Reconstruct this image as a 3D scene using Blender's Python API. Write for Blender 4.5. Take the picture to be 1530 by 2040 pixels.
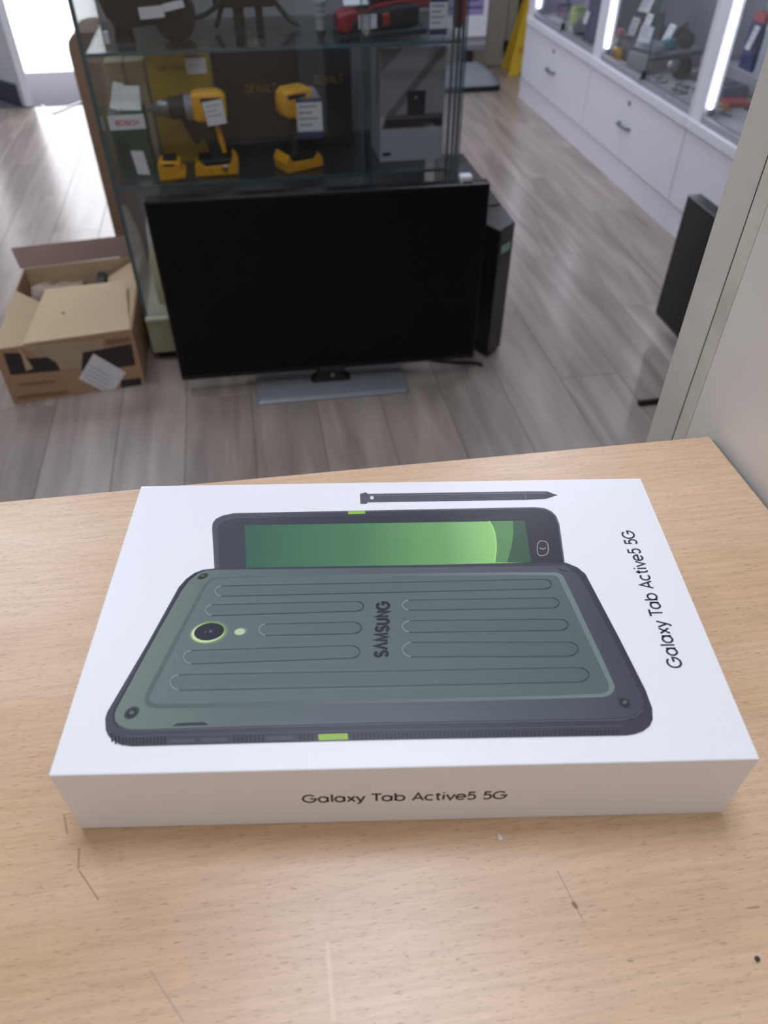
import bpy, bmesh, math, random
from mathutils import Vector, Matrix
random.seed(7)
for o in list(bpy.data.objects): bpy.data.objects.remove(o)
scn = bpy.context.scene
COL = scn.collection
PI = math.pi

# ------------------------------------------------------------------ camera
# pose recovered from the corners of the white box (260 x 158.5 x 44 mm) on the worktop
F_PX = 1477.44
TOP = 0.95                       # height of the counter worktop above the floor
TH = math.radians(8.5)           # the white box is turned by this against the shop
CB = Vector((-0.0126, -0.2115, 0.2974))
RB = Matrix.Rotation(-0.0281, 3, 'Z') @ Matrix.Rotation(0.8137, 3, 'X') @ Matrix.Rotation(0.0029, 3, 'Z')
RW = Matrix.Rotation(-TH, 3, 'Z')
CAM = RW @ CB + Vector((0, 0, TOP))
RC = RW @ RB
cd = bpy.data.cameras.new('camera'); cam = bpy.data.objects.new('camera', cd); COL.objects.link(cam)
cam.matrix_world = Matrix.Translation(CAM) @ RC.to_4x4()
cd.sensor_fit = 'VERTICAL'; cd.sensor_height = 36.0; cd.lens = F_PX / 2040 * 36.0
cd.clip_start = 0.02; cd.clip_end = 200
cd.dof.use_dof = True; cd.dof.focus_distance = 0.40; cd.dof.aperture_fstop = cd.lens / 2.4
scn.camera = cam

# ------------------------------------------------------------------ world, exposure
scn.view_settings.view_transform = 'Standard'; scn.view_settings.look = 'None'
scn.view_settings.exposure = 0.0; scn.view_settings.gamma = 1.0
scn.view_settings.use_curve_mapping = False
w = bpy.data.worlds.new('sky'); scn.world = w; w.use_nodes = True
bg = w.node_tree.nodes['Background']; bg.inputs[0].default_value = (0.93, 0.95, 1.0, 1); bg.inputs[1].default_value = 4.6
PANEL_W = 13.3                   # watts of each ceiling panel

# ------------------------------------------------------------------ pixel helpers (frame 1530 x 2040)
def ray(x, y, R=None): return (R or RC) @ Vector(((x - 765) / F_PX, (1020 - y) / F_PX, -1.0))
def onz(x, y, z): d = ray(x, y); return CAM + d * ((z - CAM.z) / d.z)
def ony(x, y, Y): d = ray(x, y); return CAM + d * ((Y - CAM.y) / d.y)
def onx(x, y, X): d = ray(x, y); return CAM + d * ((X - CAM.x) / d.x)
def box_top(x, y, z=0.0): d = ray(x, y, RB); p = CB + d * ((0.044 - CB.z) / d.z); return Vector((p.x, p.y, 0.044 + z))
def box_front(x, y): d = ray(x, y, RB); return CB + d * ((-0.07925 - CB.y) / d.y)

# ------------------------------------------------------------------ materials
def lin(c):
    c = c / 255.0
    return c / 12.92 if c <= 0.04045 else ((c + 0.055) / 1.055) ** 2.4
def C(r, g, b): return (lin(r), lin(g), lin(b), 1)
MATS = {}
def node(nt, t, **kw):
    n = nt.nodes.new(t)
    for k, v in kw.items():
        if k.startswith('i_'): n.inputs[k[2:]].default_value = v
        else: setattr(n, k, v)
    return n
def mat(name, col, rough=0.5, metal=0.0, spec=0.5, noise=0.0, nscale=30.0, bump=0.0, bscale=200.0, coat=0.0):
    if name in MATS: return MATS[name]
    m = bpy.data.materials.new(name); m.use_nodes = True; nt = m.node_tree
    b = nt.nodes['Principled BSDF']
    b.inputs['Roughness'].default_value = rough; b.inputs['Metallic'].default_value = metal
    b.inputs['Specular IOR Level'].default_value = spec; b.inputs['Coat Weight'].default_value = coat
    tc = node(nt, 'ShaderNodeTexCoord')
    n = node(nt, 'ShaderNodeTexNoise'); n.inputs['Scale'].default_value = nscale; n.inputs['Detail'].default_value = 4
    nt.links.new(tc.outputs['Object'], n.inputs['Vector'])
    r = node(nt, 'ShaderNodeValToRGB')
    k = noise or 0.03
    r.color_ramp.elements[0].position = 0.3; r.color_ramp.elements[1].position = 0.7
    r.color_ramp.elements[0].color = tuple(c * (1 - k) for c in col[:3]) + (1,)
    r.color_ramp.elements[1].color = tuple(min(1, c * (1 + k)) for c in col[:3]) + (1,)
    nt.links.new(n.outputs['Fac'], r.inputs['Fac']); nt.links.new(r.outputs['Color'], b.inputs['Base Color'])
    if bump:
        n2 = node(nt, 'ShaderNodeTexNoise'); n2.inputs['Scale'].default_value = bscale
        nt.links.new(tc.outputs['Object'], n2.inputs['Vector'])
        bm = node(nt, 'ShaderNodeBump'); bm.inputs['Strength'].default_value = bump; bm.inputs['Distance'].default_value = 0.002
        nt.links.new(n2.outputs['Fac'], bm.inputs['Height']); nt.links.new(bm.outputs['Normal'], b.inputs['Normal'])
    MATS[name] = m
    return m
def emit(name, col, s):
    m = bpy.data.materials.new(name); m.use_nodes = True; nt = m.node_tree
    nt.nodes.remove(nt.nodes['Principled BSDF'])
    e = node(nt, 'ShaderNodeEmission'); e.inputs[0].default_value = col; e.inputs[1].default_value = s
    nt.links.new(e.outputs[0], nt.nodes['Material Output'].inputs[0]); return m
def glass(name, tint, ior=1.5, rough=0.01, haze=0.0):
    m = bpy.data.materials.new(name); m.use_nodes = True; nt = m.node_tree
    nt.nodes.remove(nt.nodes['Principled BSDF'])
    t = node(nt, 'ShaderNodeBsdfTransparent'); t.inputs[0].default_value = tint
    g = node(nt, 'ShaderNodeBsdfGlossy'); g.inputs['Roughness'].default_value = rough
    f = node(nt, 'ShaderNodeFresnel'); ge = node(nt, 'ShaderNodeNewGeometry'); io = node(nt, 'ShaderNodeMapRange')
    io.inputs['To Min'].default_value = ior; io.inputs['To Max'].default_value = 1/ior     # same reflectance on both faces of the thin pane
    nt.links.new(ge.outputs['Backfacing'], io.inputs['Value']); nt.links.new(io.outputs[0], f.inputs[0])
    mx = node(nt, 'ShaderNodeMixShader')
    nt.links.new(f.outputs[0], mx.inputs[0]); nt.links.new(g.outputs[0], mx.inputs[2])
    src = t.outputs[0]
    if haze:                      # pale veil mixed in to imitate hazy reflections on the pane
        d = node(nt, 'ShaderNodeBsdfDiffuse'); d.inputs[0].default_value = (0.6, 0.62, 0.64, 1)
        m2 = node(nt, 'ShaderNodeMixShader'); m2.inputs[0].default_value = haze
        nt.links.new(t.outputs[0], m2.inputs[1]); nt.links.new(d.outputs[0], m2.inputs[2]); src = m2.outputs[0]
    nt.links.new(src, mx.inputs[1])
    nt.links.new(mx.outputs[0], nt.nodes['Material Output'].inputs[0]); return m

# ------------------------------------------------------------------ mesh builder
class MB:
    def __init__(s): s.v = []; s.f = []
    def add(s, vs, fs):
        o = len(s.v); s.v += [Vector(v) for v in vs]; s.f += [tuple(i + o for i in f) for f in fs]; return s
    def box(s, x0, x1, y0, y1, z0, z1, M=None):
        vs = [Vector(p) for p in ((x0,y0,z0),(x1,y0,z0),(x1,y1,z0),(x0,y1,z0),(x0,y0,z1),(x1,y0,z1),(x1,y1,z1),(x0,y1,z1))]
        if M: vs = [M @ v for v in vs]
        return s.add(vs, [(3,2,1,0),(4,5,6,7),(0,1,5,4),(1,2,6,5),(2,3,7,6),(3,0,4,7)])
    def quad(s, a, b, c, d): return s.add([a, b, c, d], [(0,1,2,3)])
    def poly(s, pts): return s.add(pts, [tuple(range(len(pts)))])
    def prism(s, pts, d):
        """closed loop of points swept by vector d"""
        n = len(pts); d = Vector(d); a = [Vector(p) for p in pts]
        return s.add(a + [p + d for p in a], [tuple(reversed(range(n))), tuple(range(n, 2*n))] + [(i, (i+1) % n, n + (i+1) % n, n + i) for i in range(n)])
    def loft(s, rings, cap=True):
        n = len(rings[0]); vs = [v for r in rings for v in r]; fs = []
        for k in range(len(rings) - 1):
            for i in range(n): fs.append((k*n+i, k*n+(i+1) % n, (k+1)*n+(i+1) % n, (k+1)*n+i))
        if cap: fs += [tuple(reversed(range(n))), tuple(range((len(rings)-1)*n, len(rings)*n))]
        return s.add(vs, fs)
    def lathe(s, prof, org=(0,0,0), axis='Z', n=20):
        """prof: list of (t along axis, radius)"""
        o = Vector(org); rings = []
        for t, r in prof:
            ring = []
            for i in range(n):
                a = 2*PI*i/n; c, q = r*math.cos(a), r*math.sin(a)
                ring.append(o + Vector({'Z': (c, q, t), 'X': (t, c, q), 'Y': (q, t, c)}[axis]))
            rings.append(ring)
        return s.loft(rings)
    def tube(s, path, r, n=8):
        path = [Vector(p) for p in path]; rings = []
        for i, p in enumerate(path):
            t = (path[min(i+1, len(path)-1)] - path[max(i-1, 0)]).normalized()
            u = t.cross(Vector((0,0,1)) if abs(t.z) < 0.9 else Vector((1,0,0))).normalized(); w_ = t.cross(u)
            rr = r[i] if isinstance(r, (list, tuple)) else r
            rings.append([p + (u*math.cos(2*PI*k/n) + w_*math.sin(2*PI*k/n))*rr for k in range(n)])
        return s.loft(rings)
    def build(s, name, m, parent=None, bevel=0.0, seg=2, smooth=False, ang=None):
        me = bpy.data.meshes.new(name); me.from_pydata([tuple(v) for v in s.v], [], s.f)
        bm = bmesh.new(); bm.from_mesh(me)
        if bevel:
            es = [e for e in bm.edges if len(e.link_faces) == 2 and e.calc_face_angle(0) > 0.5]
            bmesh.ops.bevel(bm, geom=es, offset=bevel, segments=seg, affect='EDGES', profile=0.5, clamp_overlap=True)
        bmesh.ops.recalc_face_normals(bm, faces=bm.faces) if len(bm.faces) > 1 and not getattr(s, 'flat', False) else None
        bm.to_mesh(me); bm.free()
        me.materials.append(m)
        if smooth:
            for p in me.polygons: p.use_smooth = True
            try: me.set_sharp_from_angle(angle=math.radians(40))
            except Exception: pass
        o = bpy.data.objects.new(name, me); COL.objects.link(o)
        if parent: o.parent = parent
        return o
def rrect(x0, x1, y0, y1, r, n=5, z=0.0):
    pts = []
    for cx, cy, a in ((x1-r, y1-r, 0), (x0+r, y1-r, 90), (x0+r, y0+r, 180), (x1-r, y0+r, 270)):
        for i in range(n+1):
            t = math.radians(a + 90*i/n); pts.append(Vector((cx + r*math.cos(t), cy + r*math.sin(t), z)))
    return pts
def tag(o, label, cat, group=None, kind=None):
    if label: o['label'] = label
    if cat: o['category'] = cat
    if group: o['group'] = group
    if kind: o['kind'] = kind
    return o
def struct(o, label=None, cat=None): return tag(o, label, cat, kind='structure')
def empty(name, loc=(0,0,0), rz=0.0, label=None, cat=None, group=None):
    o = bpy.data.objects.new(name, None); COL.objects.link(o); o.location = loc; o.rotation_euler = (0,0,rz); o.empty_display_size = 0.05
    return tag(o, label, cat, group)
def lab(o, text): o['label'] = text; return o

# ------------------------------------------------------------------ stroke lettering
def arc(cx, cy, rx, ry, a0, a1, n=14):
    return [(cx + rx*math.cos(math.radians(a0 + (a1-a0)*i/n)), cy + ry*math.sin(math.radians(a0 + (a1-a0)*i/n))) for i in range(n+1)]
o_ = lambda cx: arc(cx, .265, .255, .265, 0, 360, 22)
GL = {
 'G': ([arc(.38, .36, .36, .36, 42, 360, 22) + [(.42, .36)]], .84), 'a': ([o_(.28), [(.535, 0), (.535, .53)]], .66),
 'l': ([[(.08, 0), (.08, .76)]], .19), 'x': ([[(.03, 0), (.43, .53)], [(.03, .53), (.43, 0)]], .47),
 'y': ([[(.02, .53), (.25, .02)], [(.48, .53), (.22, -.1), (.16, -.18), (.06, -.19)]], .52), 'T': ([[(0, .72), (.56, .72)], [(.28, 0), (.28, .72)]], .55),
 'b': ([[(.06, 0), (.06, .76)], o_(.315)], .66), 'A': ([[(.03, 0), (.33, .72), (.63, 0)], [(.13, .22), (.53, .22)]], .68),
 'c': ([arc(.28, .265, .255, .265, 48, 312, 18)], .54), 't': ([[(.15, .70), (.15, .14), (.19, .04), (.30, .01)], [(.02, .53), (.31, .53)]], .36),
 'i': ([[(.08, 0), (.08, .53)], [(.08, .67), (.08, .765)]], .19), 'v': ([[(.02, .53), (.25, 0), (.48, .53)]], .51),
 'e': ([[(.03, .265), (.53, .265)] + arc(.28, .265, .255, .265, 0, 318, 20)], .59), '5': ([[(.45, .72), (.13, .72), (.10, .40)] + arc(.25, .235, .22, .235, 125, -145, 16)], .55),
 ' ': ([], .27),
 'S': ([arc(.25, .54, .21, .18, 20, 270, 12) + arc(.25, .18, .23, .18, 90, -160, 12)], .54), 'M': ([[(.05, 0), (.12, .72), (.36, .05), (.60, .72), (.67, 0)]], .76),
 'V': ([[(.03, 0), (.30, .72), (.57, 0)]], .62), 'U': ([[(.06, .72)] + arc(.28, .22, .22, .22, 180, 360, 10) + [(.50, .72)]], .60), 'N': ([[(.06, 0), (.06, .72), (.48, 0), (.48, .72)]], .58),
 'D': ([[(.06, 0), (.06, .72), (.24, .72)] + arc(.24, .36, .30, .36, 90, -90, 12) + [(.06, 0)]], .62), 'E': ([[(.46, .72), (.06, .72), (.06, 0), (.46, 0)], [(.06, .36), (.4, .36)]], .52),
 'W': ([[(.02, .72), (.2, 0), (.4, .66), (.6, 0), (.78, .72)]], .84), 'L': ([[(.06, .72), (.06, 0), (.44, 0)]], .5),
 'B': ([[(.06, 0), (.06, .72), (.26, .72)] + arc(.26, .55, .18, .17, 90, -90, 8) + [(.06, .38), (.28, .38)] + arc(.28, .19, .2, .19, 90, -90, 8) + [(.06, 0)]], .56),
 'O': ([arc(.36, .36, .33, .36, 0, 360, 22)], .76), 'C': ([arc(.36, .36, .33, .36, 45, 315, 18)], .70), 'H': ([[(.06, 0), (.06, .72)], [(.5, 0), (.5, .72)], [(.06, .36), (.5, .36)]], .6),
 'I': ([[(.08, 0), (.08, .72)]], .2), 'F': ([[(.46, .72), (.06, .72), (.06, 0)], [(.06, .36), (.4, .36)]], .5), 'R': ([[(.06, 0), (.06, .72), (.28, .72)] + arc(.28, .54, .18, .18, 90, -90, 8) + [(.06, .36), (.26, .36), (.48, 0)]], .54),
}
def text_mesh(s, place, wt=.085, sp=.045):
    """flat lettering; place maps (u in 0..1 along the line, v in cap heights) to a point; returns MB"""
    strokes = []; x = 0
    for ch in s:
        g, adv = GL[ch]
        for st in g: strokes.append([(x + px, py) for px, py in st])
        x += adv + sp
    tot = x - sp
    mb = MB(); mb.flat = True
    for st in strokes:
        q = [Vector((p[0], p[1])) for p in st]
        closed = (q[0] - q[-1]).length < 1e-4
        n = len(q); L = []; R_ = []
        for i in range(n):
            a = q[i-1] if i > 0 else (q[-2] if closed else None)
            b = q[i+1] if i < n-1 else (q[1] if closed else None)
            ta = (q[i]-a).normalized() if a is not None else None
            tb = (b-q[i]).normalized() if b is not None else None
            if ta is None: ta = tb
            if tb is None: tb = ta
            na = Vector((-ta.y, ta.x)); nb = Vector((-tb.y, tb.x)); nm = na + nb
            if nm.length < 1e-3: nm = na
            nm.normalize(); k = min(2.2, 1.0 / max(0.3, nm.dot(na)))
            L.append(q[i] + nm*wt/2*k); R_.append(q[i] - nm*wt/2*k)
        for i in range(n-1):
            mb.quad(*[place(p.x/tot, p.y/.72) for p in (R_[i], R_[i+1], L[i+1], L[i])])
    return mb

# ================================================================== THE SHOP
XW0, XW1, YR, YF, ZC = -2.7, 2.12, -1.5, 5.3, 2.7
m_wall = mat('painted_wall', C(196, 193, 186), .6, noise=.04, nscale=3, bump=.15, bscale=90)
m_cream = mat('cream_door_paint', C(176, 172, 158), .5)
m_white = mat('white_laminate', C(214, 213, 222), .38, noise=.015)
m_ceil = mat('ceiling_tile', C(220, 222, 226), .8)

# floor: dark bed and laminate planks
def m_planks():
    m = bpy.data.materials.new('oak_laminate'); m.use_nodes = True; nt = m.node_tree; b = nt.nodes['Principled BSDF']
    tc = node(nt, 'ShaderNodeTexCoord'); oi = node(nt, 'ShaderNodeObjectInfo')
    mp = node(nt, 'ShaderNodeMapping'); mp.inputs['Scale'].default_value = (15, 1.5, 1)
    add = node(nt, 'ShaderNodeVectorMath', operation='ADD'); sc = node(nt, 'ShaderNodeVectorMath', operation='SCALE'); sc.inputs['Scale'].default_value = 40
    nt.links.new(oi.outputs['Random'], sc.inputs[0]); nt.links.new(tc.outputs['Object'], mp.inputs['Vector'])
    nt.links.new(mp.outputs[0], add.inputs[0]); nt.links.new(sc.outputs[0], add.inputs[1])
    n1 = node(nt, 'ShaderNodeTexNoise'); n1.inputs['Scale'].default_value = 1.0; n1.inputs['Detail'].default_value = 4; n1.inputs['Distortion'].default_value = .8
    nt.links.new(add.outputs[0], n1.inputs['Vector'])
    r = node(nt, 'ShaderNodeValToRGB'); e = r.color_ramp.elements
    e[0].position = .28; e[0].color = C(132, 120, 113); e[1].position = .74; e[1].color = C(172, 159, 150)
    k = r.color_ramp.elements.new(.5); k.color = C(154, 141, 133)
    nt.links.new(n1.outputs['Fac'], r.inputs['Fac'])
    hv = node(nt, 'ShaderNodeHueSaturation'); mr = node(nt, 'ShaderNodeMapRange'); mr.inputs['To Min'].default_value = .93; mr.inputs['To Max'].default_value = 1.06
    nt.links.new(oi.outputs['Random'], mr.inputs['Value']); nt.links.new(mr.outputs[0], hv.inputs['Value']); nt.links.new(r.outputs[0], hv.inputs['Color'])
    nt.links.new(hv.outputs[0], b.inputs['Base Color']); b.inputs['Roughness'].default_value = .26; b.inputs['Specular IOR Level'].default_value = .6
    return m
mp_ = m_planks()
floor = struct(MB().box(XW0, XW1, YR, YF, -.06, -.009).build('floor', mat('plank_joint', C(116, 106, 99), .7)), 'grey-brown oak laminate plank floor of the shop', 'floor')
PW, PL = .185, 1.25
pm = MB().box(-PW/2+.0006, PW/2-.0006, -PL/2+.0006, PL/2-.0006, -.0088, 0)
plank0 = pm.build('plank', mp_, floor, bevel=.0006, seg=1)
first = True
col = 0; x = XW0 + PW/2
while x < XW1:
    off = (col * 0.43) % PL
    y = YR - off
    while y < 5.25:
        ye = YF if x > .1 else 4.79; a, b_ = max(y, YR), min(y + PL, ye)
        if b_ - a > .05 and b_ > .0:
            o = plank0 if first else plank0.copy()
            if not first: COL.objects.link(o); o.parent = floor
            first = False
            o.location = (x, (a+b_)/2, 0); o.scale = (1, (b_-a)/PL, 1)
        y += PL
    col += 1; x += PW

struct(MB().box(XW1, XW1+.1, YR, YF, -.06, ZC).build('wall_right', m_wall))
struct(MB().box(XW0-.1, XW0, YR, YF, -.06, ZC).build('wall_left', m_wall))
struct(MB().box(XW0, XW1, YR-.1, YR, -.06, ZC).build('wall_rear', m_wall))
DX0, DX1, DH = -1.82, -.55, 2.25
struct(MB().box(XW0-.1, DX0, YF, YF+.12, -.06, ZC).box(DX1, XW1+.1, YF, YF+.12, -.06, ZC).box(DX0, DX1, YF, YF+.12, DH, ZC).build('wall_front', m_wall))
struct(MB().box(XW0, XW1, YR, YF, ZC, ZC+.1).build('ceiling', m_ceil))

# ceiling light panels, the lamps of the room, and one added rear fill
m_panel = emit('panel_diffuser', (0.82, 0.88, 1.0, 1), 1.6)
m_pframe = mat('panel_frame', C(230, 230, 232), .5)
NM = ['above the counter', 'above the open carton', 'above the white cabinets', 'in the middle of the shop', 'by the entrance', 'above the standing poster', 'behind the counter']
for (px, py), nm in zip([(0.03, .34), (-1.05, 1.75), (1.0, 2.2), (.0, 3.3), (-1.3, 3.7), (1.0, 4.3), (-.5, -1.15)], NM):
    t = empty('ceiling_light', (px, py, ZC-.02), 0, 'square white light panel in the ceiling ' + nm, 'ceiling light', 'ceiling light panels')
    MB().box(-.3, .3, -.3, -.27, -.012, .02).box(-.3, .3, .27, .3, -.012, .02).box(-.3, -.27, -.27, .27, -.012, .02).box(.27, .3, -.27, .27, -.012, .02).build('frame', m_pframe, t)
    MB().box(-.27, .27, -.27, .27, -.004, .01).build('diffuser', m_panel, t)
    ld = bpy.data.lights.new('panel_light', 'AREA'); ld.shape = 'SQUARE'; ld.size = .52; ld.energy = PANEL_W; ld.color = (1.0, .95, .92) if py < 0 else (.80, .86, 1.0)
    if py < 0: ld.energy = PANEL_W*.42  # unseen rear panel, added to fill the box front with warm light
    lo = bpy.data.objects.new('panel_light', ld); COL.objects.link(lo); lo.parent = t; lo.location = (0, 0, -.03)

# entrance: mat, threshold, pavement, open door leaf
m_alu = mat('aluminium', C(190, 192, 196), .35, metal=.9)
mt_ = MB().prism([(XW0+.005, 4.795, -.0085), (.06, 4.795, -.0085), (.06, 5.295, -.0085), (DX1-.01, 5.295, -.0085), (DX1-.01, 5.615, -.0085), (DX0+.01, 5.615, -.0085), (DX0+.01, 5.295, -.0085), (XW0+.005, 5.295, -.0085)], (0, 0, .006)).build('entrance_mat', mat('entrance_mat_grey', C(84, 80, 88), .9, noise=.2, nscale=60, bump=.5, bscale=300))
struct(mt_, 'grey ribbed entrance mat inside the doorway', 'mat')
thr = empty('trim_1'); struct(thr, 'bright metal threshold strip along the entrance mat', 'threshold strip')
a, b_, c_ = onz(84, 212, 0), onz(107, 226, 0), onz(152, 208, 0)
MB().tube([a, b_], .007, 6).build('strip_end', m_alu, thr); MB().tube([b_, c_, c_ + (c_-b_)*4], .007, 6).build('strip', m_alu, thr)
struct(MB().box(-30, 30, 5.3, 60, -.12, -.0088).build('pavement', mat('pale_pavement', C(205, 203, 204), .8, noise=.08, nscale=2)), 'sunlit pale pavement outside the entrance', 'pavement')
dl = empty('door_1'); struct(dl, 'pale open entrance door leaf with a dark bottom rail', 'door')
P0 = onz(62, 214, 0); dd = Vector((-.65, .76, 0)).normalized(); nn = Vector((dd.y, -dd.x, 0))
Md = Matrix(((dd.x, nn.x, 0, P0.x), (dd.y, nn.y, 0, P0.y), (0, 0, 1, 0), (0, 0, 0, 1)))
MB().box(.05, .72, -.02, .02, .115, 2.05, Md).build('panel', mat('door_panel', C(226, 230, 240), .3), dl)
MB().box(0, .05, -.024, .024, .006, 2.05, Md).build('stile', mat('door_stile', C(222, 224, 230), .35), dl, bevel=.003)
MB().box(.05, .72, -.03, .03, .004, .115, Md).build('bottom_rail', mat('door_rail_dark', C(78, 80, 92), .4), dl, bevel=.003)

# back door in the far wall with a dark latch
fd = empty('door_2'); struct(fd, 'cream painted door with a small black latch in the far wall', 'door')
MB().box(.9, 1.735, YF-.035, YF-.003, .004, 2.0).build('door_panel', m_cream, fd, bevel=.002)
MB().box(1.742, 1.80, YF-.045, YF-.003, .004, 2.04).build('door_frame', m_cream, fd, bevel=.003)
p = ony(1006, 90, YF-.03); mk = mat('black_plastic', C(28, 28, 31), .4)
MB().box(p.x-.014, p.x+.014, YF-.075, YF-.035, p.z-.03, p.z+.03).build('latch', mk, fd, bevel=.004)
struct(MB().box(1.806, 2.119, YF-.02, YF-.003, .004, 2.3).build('trim_2', mat('dark_recess_board', C(52, 50, 56), .6)), 'dark board beside the cream door', 'board')  # the dark colour stands in for shade in the gap here

# ------------------------------------------------------------------ partition wall, jamb beside the counter
m_jamb = mat('worn_jamb_paint', C(222, 220, 212), .5, noise=.06, nscale=14, bump=.25, bscale=60)
m_part = mat('partition_paint', C(238, 235, 230), .42, noise=.05, nscale=7, bump=.2, bscale=40)
struct(MB().box(.2395, .36, YR, .1667, 0, ZC).build('wall_partition', m_part), 'pale grey partition wall at the right end of the counter', 'wall')
jm = empty('trim_3'); struct(jm, 'worn pale grey door jamb rising behind the counter corner', 'jamb')
YJ = [onx(1415, 868, .2395).y, onx(1366, 868, .2395).y, onx(1343, 868, .2395).y, onx(1341, 868, .2395).y, onx(1288, 876, .2395).y]
MB().box(.2392, .34, .1670, YJ[2], 0, ZC).build('jamb_bead', mat('worn_bead_paint', C(224, 221, 210), .5, noise=.12, nscale=25, bump=.5, bscale=50), jm)
MB().box(.2394, .34, YJ[2]+.00005, YJ[3]-.00005, 0, ZC).build('jamb_gap', mat('dark_gap', C(40, 38, 36), .9), jm)  # flush dark strip, painting in the shade of the crack
MB().box(.2390, .34, YJ[3], YJ[4], 0, ZC).build('jamb_board', m_jamb, jm, bevel=.0012)

# ------------------------------------------------------------------ counter
def beech():
    m = bpy.data.materials.new('beech_laminate'); m.use_nodes = True; nt = m.node_tree; b = nt.nodes['Principled BSDF']
    tc = node(nt, 'ShaderNodeTexCoord')
    rot = node(nt, 'ShaderNodeMapping'); rot.inputs['Rotation'].default_value = (0, 0, math.radians(2))
    nt.links.new(tc.outputs['Object'], rot.inputs['Vector'])
    def noise(scl, det, dist=0.0):
        mp = node(nt, 'ShaderNodeMapping'); mp.inputs['Scale'].default_value = scl
        n = node(nt, 'ShaderNodeTexNoise'); n.inputs['Scale'].default_value = 1; n.inputs['Detail'].default_value = det; n.inputs['Distortion'].default_value = dist
        nt.links.new(rot.outputs[0], mp.inputs['Vector']); nt.links.new(mp.outputs[0], n.inputs['Vector']); return n.outputs['Fac']
    def ramp(src, stops):
        r = node(nt, 'ShaderNodeValToRGB'); e = r.color_ramp.elements
        e[0].position, e[0].color = stops[0]; e[1].position, e[1].color = stops[-1]
        for p_, c2 in stops[1:-1]: k = e.new(p_); k.color = c2
        nt.links.new(src, r.inputs['Fac']); return r.outputs['Color']
    def mul(a_, b2, f=1.0):
        mx = node(nt, 'ShaderNodeMix', data_type='RGBA', blend_type='MULTIPLY'); mx.inputs[0].default_value = f
        nt.links.new(a_, mx.inputs[6]); nt.links.new(b2, mx.inputs[7]); return mx.outputs[2]
    base = ramp(noise((3, 16, 1), 3, .6), [(.3, C(206, 172, 138)), (.5, C(214, 182, 150)), (.72, C(221, 192, 162))])
    fine = ramp(noise((30, 420, 1), 3), [(.35, (.86, .85, .83, 1)), (.6, (1, 1, 1, 1))])
    dash = ramp(noise((210, 2100, 1), 1, .2), [(.635, (1, 1, 1, 1)), (.69, (.60, .52, .45, 1))])
    pale = ramp(noise((190, 1900, 1), 1, .3), [(.64, (1, 1, 1, 1)), (.75, (1.12, 1.12, 1.12, 1))])
    col_ = mul(mul(mul(base, fine, .8), dash, .7), pale, .8)
    # scratches and stains with a shape of their own: distance to short segments on the top
    def seg(p, q, wd, colr):
        nonlocal col_
        sep = node(nt, 'ShaderNodeSeparateXYZ'); nt.links.new(tc.outputs['Object'], sep.inputs[0])
        def M(op, a_, b2=None, clamp=False):
            n = node(nt, 'ShaderNodeMath', operation=op); n.use_clamp = clamp
            for i, s_ in enumerate((a_, b2)):
                if s_ is None: continue
                if isinstance(s_, (int, float)): n.inputs[i].default_value = s_
                else: nt.links.new(s_, n.inputs[i])
            return n.outputs[0]
        dx, dy = q.x-p.x, q.y-p.y; l2 = dx*dx+dy*dy or 1e-9
        ex = M('SUBTRACT', sep.outputs[0], p.x); ey = M('SUBTRACT', sep.outputs[1], p.y)
        t = M('DIVIDE', M('ADD', M('MULTIPLY', ex, dx), M('MULTIPLY', ey, dy)), l2, True)
        rx = M('SUBTRACT', ex, M('MULTIPLY', t, dx)); ry = M('SUBTRACT', ey, M('MULTIPLY', t, dy))
        d = M('SQRT', M('ADD', M('MULTIPLY', rx, rx), M('MULTIPLY', ry, ry)))
        f = M('SUBTRACT', 1.0, M('DIVIDE', d, wd), True)
        mx = node(nt, 'ShaderNodeMix', data_type='RGBA'); nt.links.new(f, mx.inputs[0]); nt.links.new(col_, mx.inputs[6]); mx.inputs[7].default_value = colr
        col_ = mx.outputs[2]
    dk = C(156, 128, 102); lt = C(218, 190, 163)
    for a_, b2, wd, cc in [((1110, 1735), (1160, 1830), .0003, dk), ((1143, 1800), (1147, 1806), .0012, C(90, 66, 50)), ((128, 1625), (134, 1660), .0006, dk), ((158, 1690), (156, 1730), .0006, dk),
                           ((158, 1735), (196, 1792), .0005, C(150, 126, 104)), ((300, 1935), (365, 2035), .0006, C(180, 152, 126)), ((652, 1880), (664, 2030), .0012, lt), ((1252, 1914), (1260, 1915), .0006, dk), ((1490, 1809), (1512, 1807), .0006, dk)]:
        seg(onz(*a_, TOP), onz(*b2, TOP), wd, cc)
    nt.links.new(col_, b.inputs['Base Color']); b.inputs['Roughness'].default_value = .32; b.inputs['Specular IOR Level'].default_value = .5
    bp = node(nt, 'ShaderNodeBump'); bp.inputs['Strength'].default_value = .08; bp.inputs['Distance'].default_value = .001
    rgb = node(nt, 'ShaderNodeRGBToBW'); nt.links.new(dash, rgb.inputs[0]); nt.links.new(rgb.outputs[0], bp.inputs['Height']); nt.links.new(bp.outputs[0], b.inputs['Normal'])
    return m
cn = empty('counter', (0, 0, 0), 0, 'beech laminate shop counter carrying the white tablet box', 'counter')
fe = lambda x: .1505 - .0291*(x+.211)
MB().prism([(-1.25, -.62, TOP), (.2345, -.62, TOP), (.2345, fe(.2345), TOP), (-1.25, fe(-1.25), TOP)], (0, 0, -.032)).build('worktop', beech(), cn, bevel=.0012)
MB().box(-1.22, .2345, -.55, .09, 0, TOP-.032).build('counter_body', mat('counter_panel', C(190, 160, 128), .5), cn)
lab(MB().box(.2352, .2385, -.62, fe(.2345), TOP-.03, TOP-.004).build('edge_seal', mat('grey_sealant', C(120, 120, 118), .7), cn), 'grey sealant along the wall')
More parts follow.
